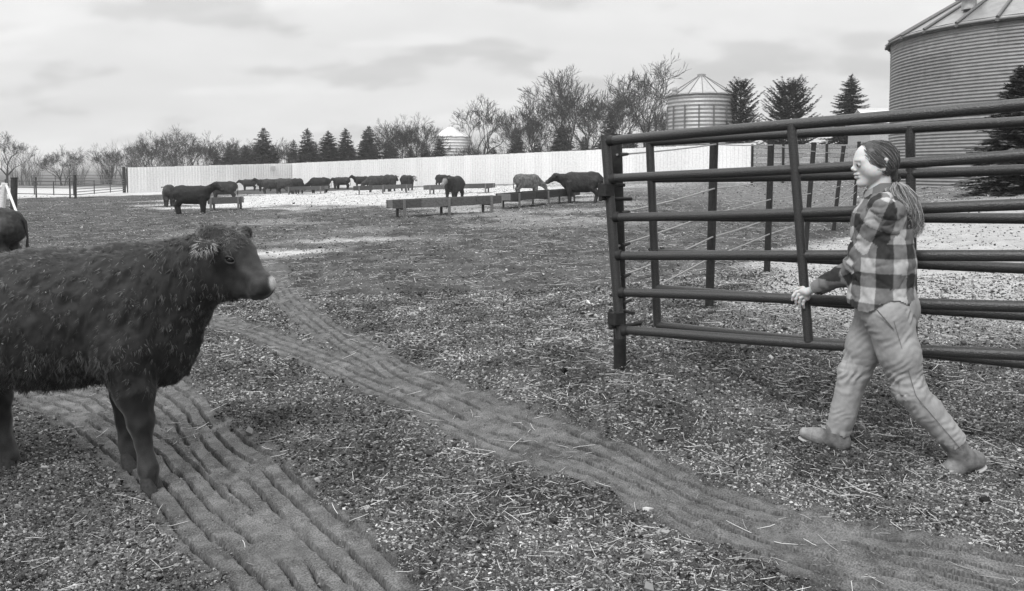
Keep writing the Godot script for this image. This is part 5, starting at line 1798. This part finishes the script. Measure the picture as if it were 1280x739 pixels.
		for k in 9:
			var t := k / 8.0
			var p := start.lerp(tie + Vector3(r.randf_range(-1, 1), r.randf_range(-1, 1), r.randf_range(-1, 1)) * 0.004, t)
			# lift the chord out to the head's surface
			var q := p - c0
			var loc := Vector3(q.dot(f), q.dot(u), q.dot(s) / 0.82)
			var need := 0.099 if loc.y > -0.02 else lerpf(0.099, 0.09, clampf((-0.02 - loc.y) / 0.08, 0, 1))
			if loc.length() < need + off and t < 0.93:
				loc = loc.normalized() * (need + off)
				p = c0 + f * loc.x + u * loc.y + s * loc.z * 0.82
			pts.append(p)
			rad.append(w * (0.6 if k == 0 else 1.0))
		st.tube(pts, rad, 4, false)
	put("combed_hair", st.mesh(), M.hairw, o)
	var band := TorusMesh.new()
	band.inner_radius = 0.012
	band.outer_radius = 0.02
	band.rings = 16
	band.ring_segments = 8
	put("hair_tie", band, M.dark, o, Transform3D(Basis.from_euler(Vector3(0.3, 0, 0.9)), tie + f * -0.004 + u * -0.004))
	var pt := MB.new()
	for i in 800:
		var v := 0.09 + 0.42 * pow(r.randf(), 1.6)
		pt.col = Color(v, v, v)
		var a := r.randf() * TAU
		var rr := sqrt(r.randf())
		var e1 := Vector3(cos(a), 0, sin(a)) * rr
		var ph := float(r.randi() % 7) * 0.9 + r.randf() * 0.5
		var pts := PackedVector3Array()
		var rad := PackedFloat32Array()
		var len_ := r.randf_range(0.72, 1.05)
		var front := r.randf() < 0.22
		for k in 11:
			var t := k / 10.0 * len_
			var c: Vector3 = tie
			var path: Array = [Vector3(0.0617, 1.4381, 0.0000), Vector3(0.0922, 1.4145, 0.0200), Vector3(0.1153, 1.3594, 0.0400), Vector3(0.1240, 1.2885, 0.0500), Vector3(0.1378, 1.2172, 0.0500), Vector3(0.1143, 1.1624, 0.0600)]
			if front: path = [Vector3(0.0617, 1.4381, 0.0000), Vector3(0.0085, 1.3998, 0.0700), Vector3(0.0147, 1.3459, 0.1000), Vector3(0.0344, 1.2995, 0.1100), Vector3(0.0560, 1.2599, 0.1000), Vector3(0.0494, 1.2129, 0.1000)]
			var x := minf(t, 0.999) * (path.size() - 1)
			var i0 := int(x)
			c = (path[i0] as Vector3).lerp(path[mini(i0 + 1, path.size() - 1)], smoothstep(0.0, 1.0, x - i0) * 0.5 + (x - i0) * 0.5)
			var fat := 0.010 + 0.034 * sin(minf(t, 1.0) * PI * 0.8)
			c += e1 * fat + Vector3(sin(t * 15.0 + ph), 0.5 * sin(t * 11.0 + ph * 2.0), cos(t * 13.0 + ph)) * 0.014 * t
			pts.append(c)
			rad.append(0.0012 * (1.0 - 0.5 * t))
		pt.tube(pts, rad, 4, false)
	put("ponytail", pt.mesh(), M.hairw, o)
	# ---- shirt
	var sh := Body.new()
	sh.bone(W_SHT0, W_SHT1, W_SHR0, W_SHR1, 0.05, S, 1.22)
	sh.bone(W_SHT1, W_SHT2, W_SHR1, W_SHR2, 0.05, S, 1.2)
	sh.bone(W_NECK + Vector3(0.005, -0.045, 0), W_SHL, 0.052, 0.07, 0.05)
	sh.bone(W_NECK + Vector3(0.005, -0.045, 0), W_SHR, 0.052, 0.066, 0.05)
	sh.bone(W_SHL, W_ELL, 0.079, 0.066, 0.035)
	sh.bone(W_ELL, W_ELL.lerp(W_WRL, 0.9), 0.066, 0.042, 0.03)
	sh.bone(W_SHR, W_ELR, 0.078, 0.06, 0.03)
	sh.bone(W_ELR, W_ELR.lerp(W_WRR, 0.93), 0.06, 0.042, 0.03)
	sh.build(0.0065)
	var fold := func(p: Vector3, n: Vector3) -> float:
		var arm := seg_dist(p, W_SHL, W_ELL) < 0.1 or seg_dist(p, W_ELL, W_WRL) < 0.08
		var w := 0.0
		if arm:
			var ax: Vector3 = (W_ELL - W_SHL).normalized() if seg_dist(p, W_SHL, W_ELL) < seg_dist(p, W_ELL, W_WRL) else (W_WRL - W_ELL).normalized()
			var along: float = (p - W_ELL).dot(ax)
			var near_elbow := exp(-pow(along / 0.1, 2.0))
			w = (0.002 + 0.005 * near_elbow) * sin(along * 95.0 + 5.0 * nf.get_noise_3d(p.x * 50, p.y * 50, p.z * 50) + p.z * 30.0)
		w += 0.009 * nz.get_noise_3d(p.x * 75 + p.y * 30, p.y * 34, p.z * 75) + 0.004 * nf.get_noise_3d(p.x * 190, p.y * 110, p.z * 190)
		w -= 0.006 * pow(1.0 - absf(nf.get_noise_3d(p.x * 50 + 9.0, p.y * 60, p.z * 50)), 7.0)
		return w
	for i in sh.verts.size(): sh.verts[i] += sh.norms[i] * fold.call(sh.verts[i], sh.norms[i])
	sh.renormal()
	clipped(sh, func(p: Vector3) -> bool:
		if (p - W_WRL).dot((W_WRL - W_ELL).normalized()) > -0.03 and p.distance_to(W_WRL) < 0.1: return false
		if (p - W_WRR).dot((W_WRR - W_ELR).normalized()) > -0.03 and p.distance_to(W_WRR) < 0.1: return false
		if seg_dist(p, W_SHL, W_ELL) < 0.085 or seg_dist(p, W_ELL, W_WRL) < 0.07 or seg_dist(p, W_ELR, W_WRR) < 0.07: return true
		var fw: float = (p - W_PELVIS).dot(FW)
		if p.y < W_HEM_Y + 0.03 * cos(fw * 24.0 + 0.4) - 0.05 * fw: return false
		if p.distance_to(W_NECK + Vector3(0, 0.03, 0)) < 0.062: return false
		return true)
	var plaid := func(p: Vector3, n: Vector3) -> Color:
		var a: float
		var c: float
		var d1 := seg_dist(p, W_SHL, W_ELL)
		var d2 := seg_dist(p, W_ELL, W_WRL)
		if minf(d1, d2) < 0.1 and p.z > W_SLEEVE_Z:
			var up := d1 < d2
			var p0: Vector3 = W_SHL if up else W_ELL
			var ax: Vector3 = ((W_ELL - W_SHL) if up else (W_WRL - W_ELL)).normalized()
			var q: Vector3 = p - p0
			a = q.dot(ax) + (0.0 if up else (W_ELL - W_SHL).length())
			var e1 := ax.cross(S).normalized()
			var e2 := ax.cross(e1)
			c = atan2(q.dot(e1), q.dot(e2)) * 0.066 + 0.02
		else:
			a = p.y + 0.02
			var q: Vector3 = p - W_PELVIS
			c = atan2(q.dot(S), q.dot(FW)) * 0.165 + 0.02
		var w := 0.072
		a += 0.002 * nf.get_noise_3d(p.x * 90, p.y * 90, p.z * 90)
		var ia := posmod(int(floor(a / w)), 2)
		var ic := posmod(int(floor(c / w)), 2)
		var v: float = [0.44, 0.17, 0.035][ia + ic]
		v *= 1.0 + 0.14 * nf.get_noise_3d(p.x * 500, p.y * 500, p.z * 500)
		return Color(v, v, v)
	var shm := MB.new()
	sh.into(shm, plaid)
	var shirt := put("shirt", shm.mesh(), M.cloth, o)
	# collar: a folded band round the neck
	var cb := MB.new()
	var ring := []
	for i in 25:
		var an := TAU * (0.06 + 0.88 * i / 24.0)
		var dirv: Vector3 = FW * cos(an) + S * sin(an)
		var dip: float = -0.045 * maxf(0.0, cos(an))
		var base: Vector3 = W_NECK + dirv * 0.06 + Vector3(0, 0.008 + dip, 0)
		ring.append([base + Vector3(0, 0.026, 0) - dirv * 0.004, base + Vector3(0, 0.03, 0) + dirv * 0.006, base + dirv * 0.022 + Vector3(0, -0.012 - 0.03 * maxf(0, cos(an)), 0)])
	for i in 24:
		for k in 2:
			var v: float = [0.3, 0.15, 0.15, 0.05][(i / 3) % 4]
			cb.col = Color(v, v, v)
			cb.quad(ring[i][k], ring[i][k + 1], ring[i + 1][k + 1], ring[i + 1][k])
	put("collar", cb.mesh(), M.cloth, shirt)
	# cuff
	var cu := MB.new()
	cu.col = Color(0.2, 0.2, 0.2)
	var cd := (W_WRL - W_ELL).normalized()
	cu.tube(PackedVector3Array([W_WRL - cd * 0.075, W_WRL - cd * 0.07, W_WRL - cd * 0.018, W_WRL - cd * 0.014]), PackedFloat32Array([0.0405, 0.0435, 0.0385, 0.035]), 18, false)
	put("cuff", cu.mesh(), M.cloth, shirt)
	# front placket and breast pocket flap
	var fl := MB.new()
	fl.col = Color(0.3, 0.3, 0.3)
	for i in 6:
		var bt := SphereMesh.new()
		bt.radius = 0.006
		bt.height = 0.006
		var y := 0.98 + i * 0.075
		put("button", bt, M.white, shirt, Transform3D(Basis(Vector3.UP, 0.3) * Basis(Vector3.BACK, PI / 2), Vector3(W_PELVIS.x, 0, W_PELVIS.z) + FW * (0.165 - 0.01 * absf(i - 2)) + Vector3(0, y, 0) + S * 0.01))
	# ---- trousers
	var tr := Body.new()
	tr.bone(W_WAIST, W_PELVIS, 0.125, 0.142, 0.05, S, 1.16)
	tr.ball(W_SEAT, 0.1, 0.06)
	tr.bone(W_HIPL, W_HIPL.lerp(W_KNL, 0.5), 0.112, 0.094, 0.05)
	tr.bone(W_HIPL.lerp(W_KNL, 0.5), W_KNL, 0.094, 0.074, 0.04)
	tr.bone(W_KNL, W_KNL.lerp(W_ANL, 0.35), 0.073, 0.066, 0.03)
	tr.bone(W_KNL.lerp(W_ANL, 0.35), W_ANL, 0.066, 0.064, 0.03)
	tr.bone(W_HIPR, W_HIPR.lerp(W_KNR, 0.5), 0.108, 0.092, 0.05)
	tr.bone(W_HIPR.lerp(W_KNR, 0.5), W_KNR, 0.092, 0.074, 0.04)
	tr.bone(W_KNR, W_ANR, 0.073, 0.062, 0.03)
	tr.build(0.007)
	var tfold := func(p: Vector3) -> float:
		var w := 0.0
		var knee_w := 0.15
		for L in [[W_HIPL, W_KNL, W_ANL, 1.0], [W_HIPR, W_KNR, W_ANR, 2.0]]:
			var d1 := seg_dist(p, L[0], L[1])
			var d2 := seg_dist(p, L[1], L[2])
			if minf(d1, d2) > 0.12: continue
			var ax: Vector3 = ((L[1] - L[0]) if d1 < d2 else (L[2] - L[1])).normalized()
			var along: float = (p - (L[1] as Vector3)).dot(ax)
			var knee := exp(-pow((along + 0.03) / 0.09, 2.0))
			var low := exp(-pow((along - 0.33) / 0.08, 2.0))
			knee_w = clampf(knee + low, 0.15, 1.0)
			var hip := exp(-pow((along + 0.37) / 0.09, 2.0))
			w += (0.001 + 0.0055 * knee + 0.005 * low + 0.0045 * hip) * (0.4 + 1.2 * nz.get_noise_3d(p.x * 60, p.y * 60, p.z * 60 + 30.0)) * sin(along * 120.0 + p.x * 60.0 * L[3] + p.z * 70.0 + 10.0 * nf.get_noise_3d(p.x * 35, p.y * 35, p.z * 35))
			break
		w -= 0.004 * knee_w * pow(1.0 - absf(nf.get_noise_3d(p.x * 40, p.y * 140, p.z * 40)), 6.0)
		return w + 0.005 * nz.get_noise_3d(p.x * 60, p.y * 30, p.z * 60) + 0.002 * nf.get_noise_3d(p.x * 200, p.y * 120, p.z * 200)
	for i in tr.verts.size(): tr.verts[i] += tr.norms[i] * tfold.call(tr.verts[i])
	tr.renormal()
	var axl := (W_ANL - W_KNL).normalized()
	var axr := (W_ANR - W_KNR).normalized()
	clipped(tr, func(p: Vector3) -> bool:
		if (p - W_ANL).dot(axl) > -0.02 and p.distance_to(W_ANL) < 0.14: return false
		if (p - W_ANR).dot(axr) > -0.012 and p.distance_to(W_ANR) < 0.14: return false
		return true)
	var trm := MB.new()
	tr.into(trm, func(p: Vector3, n: Vector3) -> Color:
		var v := 0.33 + 0.06 * nz.get_noise_3d(p.x * 60, p.y * 60, p.z * 60) + 0.03 * nf.get_noise_3d(p.x * 400, p.y * 400, p.z * 400)
		# worn pale on the thighs and knees
		if p.distance_to(W_KNL + FW * 0.06) < 0.13 or p.distance_to(W_KNR + FW * 0.06) < 0.12: v += 0.05
		return Color(v, v, v))
	var trousers := put("trousers", trm.mesh(), M.cloth, o)
	# outer seam and pocket edge on the near leg
	var sm := MB.new()
	var sp := PackedVector3Array()
	var sr := PackedFloat32Array()
	for i in 12:
		var t := i / 11.0
		var c: Vector3 = W_HIPL.lerp(W_KNL, t)
		sp.append(c + S * lerpf(0.117, 0.081, t) + Vector3(0.01, 0, 0))
		sr.append(0.0016)
	for i in range(1, 12):
		var t := i / 11.0
		var c: Vector3 = W_KNL.lerp(W_ANL, t)
		sp.append(c + S * lerpf(0.081, 0.069, t) + Vector3(0.006, 0, 0))
		sr.append(0.0016)
	sm.col = Color(0.2, 0.2, 0.2)
	sm.tube(sp, sr, 5)
	put("side_seam", sm.mesh(), M.cloth, trousers)
	var pk := MB.new()
	pk.col = Color(0.15, 0.15, 0.15)
	var pp := PackedVector3Array()
	for i in 7:
		var t := i / 6.0
		pp.append(W_HIPL + S * (0.128 - 0.012 * t) + FW * (0.075 - 0.085 * t) + Vector3(0, 0.06 - 0.1 * t, 0))
	pk.tube(pp, PackedFloat32Array([0.002, 0.003, 0.003, 0.003, 0.003, 0.003, 0.002]), 5)
	put("pocket_edge", pk.mesh(), M.cloth, trousers)
	# ---- boots
	for q in [[Vector3(0.2987, 0.1798, 0.1350), Vector3(0.3727, 0.0718, 0.1350), Vector3(0.4347, 0.0699, 0.1300), Vector3(0.3182, 0.0137, 0.1300), Vector3(0.2627, -0.0165, 0.1250), Vector3(0.4521, 0.0197, 0.1300), Vector3(0.3395, -0.0386, 0.1300), Vector3(-0.4552, 0.8788, -0.1431), Vector3(0.2559, -0.0527, 0.1250), Vector3(-0.1634, 0.9852, -0.0514)], [Vector3(-0.1258, 0.1117, -0.1700), Vector3(-0.1228, 0.0711, -0.1750), Vector3(-0.0990, 0.0505, -0.1600), Vector3(-0.2073, 0.0606, -0.2300), Vector3(-0.2564, 0.0655, -0.2600), Vector3(-0.0893, -0.0013, -0.1600), Vector3(-0.1804, 0.0079, -0.2300), Vector3(0.0814, 0.9964, 0.0256), Vector3(-0.2562, 0.0267, -0.2700), Vector3(0.2072, 0.9761, 0.0652)]]:
		var bt := Body.new()
		bt.bone(q[0], q[1], 0.058, 0.052, 0.02)
		bt.ball(q[2], 0.041, 0.03)
		bt.bone(q[1], q[3], 0.05, 0.04, 0.03, S, 0.92)
		bt.bone(q[3], q[4], 0.038, 0.031, 0.02, S, 1.1)
		bt.bone(q[2], q[3], 0.036, 0.034, 0.02)
		bt.build(0.006)
		for i in bt.verts.size():
			var p := bt.verts[i]
			bt.verts[i] += bt.norms[i] * (0.0025 * nf.get_noise_3d(p.x * 160, p.y * 160, p.z * 160) + 0.003 * sin(seg_dist(p, q[3], q[3] + S * 0.01) * 160.0) * exp(-pow(seg_dist(p, q[3], q[3] + S * 0.01) / 0.07, 2.0)))
		bt.renormal()
		var bm := MB.new()
		bt.into(bm, func(p: Vector3, n: Vector3) -> Color:
			var v := 0.19 + 0.09 * nz.get_noise_3d(p.x * 90, p.y * 90, p.z * 90) + 0.06 * nf.get_noise_3d(p.x * 200, p.y * 200, p.z * 200)
			if p.distance_to(q[4]) < 0.055: v += 0.08
			return Color(v, v, v))
		var boot := put("boot", bm.mesh(), M.leather, o)
		# welted sole: a flat slab that bends at the ball of the foot
		var so := Body.new()
		var un: Vector3 = q[7]
		so.bone(q[5], q[6], 0.04, 0.044, 0.012, un, 0.32)
		so.bone(q[6], q[8], 0.046, 0.037, 0.012, q[9], 0.3)
		so.build(0.0055)
		var som := MB.new()
		so.into(som, func(p: Vector3, n: Vector3) -> Color: return Color(0.42, 0.42, 0.42))
		put("sole", som.mesh(), M.leather, boot)
		var lc := MB.new()
		for i in 5:
			var t := i / 4.0
			var c: Vector3 = (q[0] as Vector3).lerp(q[1], 0.5 + 0.3 * t).lerp(q[3], t * 0.55) + FW * 0.045 * (1.0 - t * 0.5) + un * lerpf(0.03, 0.052, t)
			lc.tube(PackedVector3Array([c - S * 0.026, c + FW * 0.008 + Vector3(0, 0.006, 0), c + S * 0.03]), PackedFloat32Array([0.0018, 0.002, 0.0018]), 5)
		put("laces", lc.mesh(), M.lace, boot)

# ------------------------------------------------------------------ sky
func make_sky() -> Image:
	var w := 2048
	var h := 1024
	var im := Image.create(w, h, false, Image.FORMAT_RGBF)
	var n := FastNoiseLite.new()
	n.noise_type = FastNoiseLite.TYPE_SIMPLEX
	n.frequency = 1.0
	n.fractal_octaves = 5
	n.fractal_gain = 0.5
	n.seed = 21
	for y in h:
		var el := (0.5 - (y + 0.5) / h) * PI
		if el < -0.02:
			continue
		var s := sin(maxf(el, 0.0))
		var base := SKY_LOW * (1.0 + 2.5 * s * s)
		var k := 1.0 / (s + 0.3)
		for x in w:
			var az := ((x + 0.5) / w - 0.5) * TAU
			var px := sin(az) * cos(el) * k
			var pz := -cos(az) * cos(el) * k
			var a := n.get_noise_2d(px * 0.55, pz * 0.95)
			var b := n.get_noise_2d(px * 2.3 + 9.0, pz * 3.4)
			var v := base * (1.0 + 0.06 * a + 0.04 * b - 0.17 * smoothstep(0.08, 0.5, n.get_noise_2d(px * 1.3 + 31.0, pz * 2.0 + 5.0)) + 0.07 * smoothstep(0.2, 0.5, n.get_noise_2d(px * 0.7 - 13.0, pz * 2.4)))
			im.set_pixel(x, y, Color(v, v, v))
	im.fill_rect(Rect2i(0, h / 2 + 6, w, h / 2 - 6), Color(0.12, 0.12, 0.12))
	return im

const SKY_LOW := 0.48

func _ready() -> void:
	rng.seed = 4
	nz.noise_type = FastNoiseLite.TYPE_SIMPLEX
	nz.frequency = 0.1
	nz.fractal_octaves = 3
	nz.seed = 3
	nf.noise_type = FastNoiseLite.TYPE_SIMPLEX
	nf.frequency = 0.1
	nf.fractal_octaves = 2
	nf.seed = 8
	nm.noise_type = FastNoiseLite.TYPE_SIMPLEX
	nm.frequency = 0.12
	nm.fractal_octaves = 4
	nm.seed = 15
	# camera: eye height, tilted slightly down, cropped from a taller frame (lens shift)
	var cam := Camera3D.new()
	cam.name = "camera"
	cam.position = Vector3(0, CAM_Y, 0)
	cam.rotation = Vector3(deg_to_rad(-3.0), 0, 0)
	cam.near = 0.1
	cam.far = 2000.0
	var unit := 0.1 / 967.0
	cam.set_frustum(739.0 * unit, Vector2(0, -105.8 * unit), 0.1, 2000.0)
	add_child(cam)
	cam.current = true
	var we := WorldEnvironment.new()
	we.name = "world"
	var env := Environment.new()
	var sky := Sky.new()
	var pm := PanoramaSkyMaterial.new()
	pm.panorama = ImageTexture.create_from_image(make_sky())
	sky.sky_material = pm
	env.sky = sky
	env.background_mode = Environment.BG_SKY
	env.ambient_light_source = Environment.AMBIENT_SOURCE_SKY
	env.tonemap_mode = Environment.TONE_MAPPER_LINEAR
	env.tonemap_exposure = 1.6
	env.sdfgi_enabled = true
	env.ssao_enabled = true
	env.ssil_enabled = true
	env.fog_enabled = true
	env.fog_density = 0.0006
	env.fog_light_color = grey(0.7)
	we.environment = env
	add_child(we)
	var sun := DirectionalLight3D.new()
	sun.name = "veiled_sun"
	sun.light_energy = 0.46
	sun.light_color = Color(1, 1, 1)
	sun.light_angular_distance = 14.0
	sun.shadow_enabled = true
	sun.rotation = Vector3(deg_to_rad(-48.0), deg_to_rad(-28.0), 0)
	add_child(sun)
	make_materials()
	make_ruts()
	build_ground()
	build_windbreak()
	build_bins()
	build_trees()
	build_board_fence()
	build_west_fences()
	build_gates()
	build_bunks()
	build_herd()
	build_bull()
	build_woman()
	build_litter()

func make_materials() -> void:
	M.speck = noise_tex(0.02, 0.62, 1.0, 512, FastNoiseLite.TYPE_SIMPLEX, 5, false, 2, 0.9)
	M.speck2 = noise_tex(0.02, 0.7, 1.0, 512, FastNoiseLite.TYPE_SIMPLEX, 5, false, 2, 0.93)
	M.weave = noise_tex(0.25, 0.7, 1.0, 512, FastNoiseLite.TYPE_SIMPLEX, 3, false, 14, 0.9)
	M.rust = noise_tex(0.06, 0.08, 1.0, 512, FastNoiseLite.TYPE_SIMPLEX, 6, false, 33, 0.36)
	M.wool = noise_tex(0.06, 0.12, 1.0, 1024, FastNoiseLite.TYPE_SIMPLEX, 5, false, 41, 0.42)
	M.grain = noise_tex(0.03, 0.35, 1.0, 512, FastNoiseLite.TYPE_SIMPLEX, 5, false, 4, 0.8)
	M.blotch = noise_tex(0.015, 0.3, 1.0, 512, FastNoiseLite.TYPE_SIMPLEX, 6, false, 6, 0.7)
	M.rail = mat(0.085, 0.42, M.rust, 4.0)
	M.rail.metallic_specular = 0.5
	M.rail.normal_enabled = true
	M.rail.normal_texture = noise_tex(0.08, 0, 1, 256, FastNoiseLite.TYPE_SIMPLEX, 4, true, 12)
	M.rail.normal_scale = 0.3
	M.post = mat(0.028, 0.65, M.blotch, 2.5)
	M.cable = mat(0.35, 0.4, M.speck, 3.0)
	M.cable.metallic = 0.4
	M.plank = mat(0.17, 0.85, M.grain, 1.2)
	M.board = mat(0.4, 0.7, M.grain, 0.8)
	M.board2 = mat(0.33, 0.7, M.grain, 0.7)
	M.plank2 = mat(0.12, 0.85, M.grain, 0.9)
	M.white = mat(0.75, 0.6, M.speck, 1.0)
	M.galv = mat(0.5, 0.45, M.speck, 0.6)
	M.galv.metallic = 0.3
	M.ribdark = mat(0.14, 0.55, M.speck, 0.8)
	M.dark = mat(0.03, 0.8)
	M.hay = mat(0.11, 0.95, M.blotch, 2.2)
	M.vcol = mat(1.0, 0.9, null, 1.0, true)
	M.bark = mat(0.05, 0.9, M.blotch, 0.8)
	M.brush = mat(0.05, 0.9)
	M.twig = mat(0.028, 0.9)
	M.needle = mat(1.0, 0.8, null, 1.0, true)
	M.needle2 = mat(1.5, 0.8, null, 1.0, true)
	M.needle2.albedo_color = Color(1, 1, 1)
	M.cow = mat(1.0, 0.7, M.blotch, 1.6, true, false)
	M.hide = mat(1.0, 0.7, M.wool, 1.0, true, false)
	M.hide.uv1_scale = Vector3(5.0, 3.0, 5.0)
	M.hair = mat(1.0, 0.55, null, 1.0, true)
	M.skin = mat(1.0, 0.5, null, 1.0, true)
	M.skin.metallic_specular = 0.3
	M.skin.subsurf_scatter_enabled = true
	M.skin.subsurf_scatter_strength = 0.12
	M.lace = mat(0.4, 0.8)
	M.eyewhite = mat(0.3, 0.15)
	M.hairw = mat(1.0, 0.42, null, 1.0, true)
	M.cloth = mat(1.0, 0.9, M.weave, 14.0, true, false)
	M.leather = mat(1.0, 0.65, M.speck, 6.0, true, false)
	for q in [M.hair, M.hide]:
		q.rim_enabled = true
		q.rim = 0.22
		q.rim_tint = 0.2
	M.eye = mat(0.008, 0.08)
	M.lid = mat(0.03, 0.6)
	M.hoof = mat(0.06, 0.7, M.blotch, 6.0)
	M.cowtail = mat(0.02, 0.8)
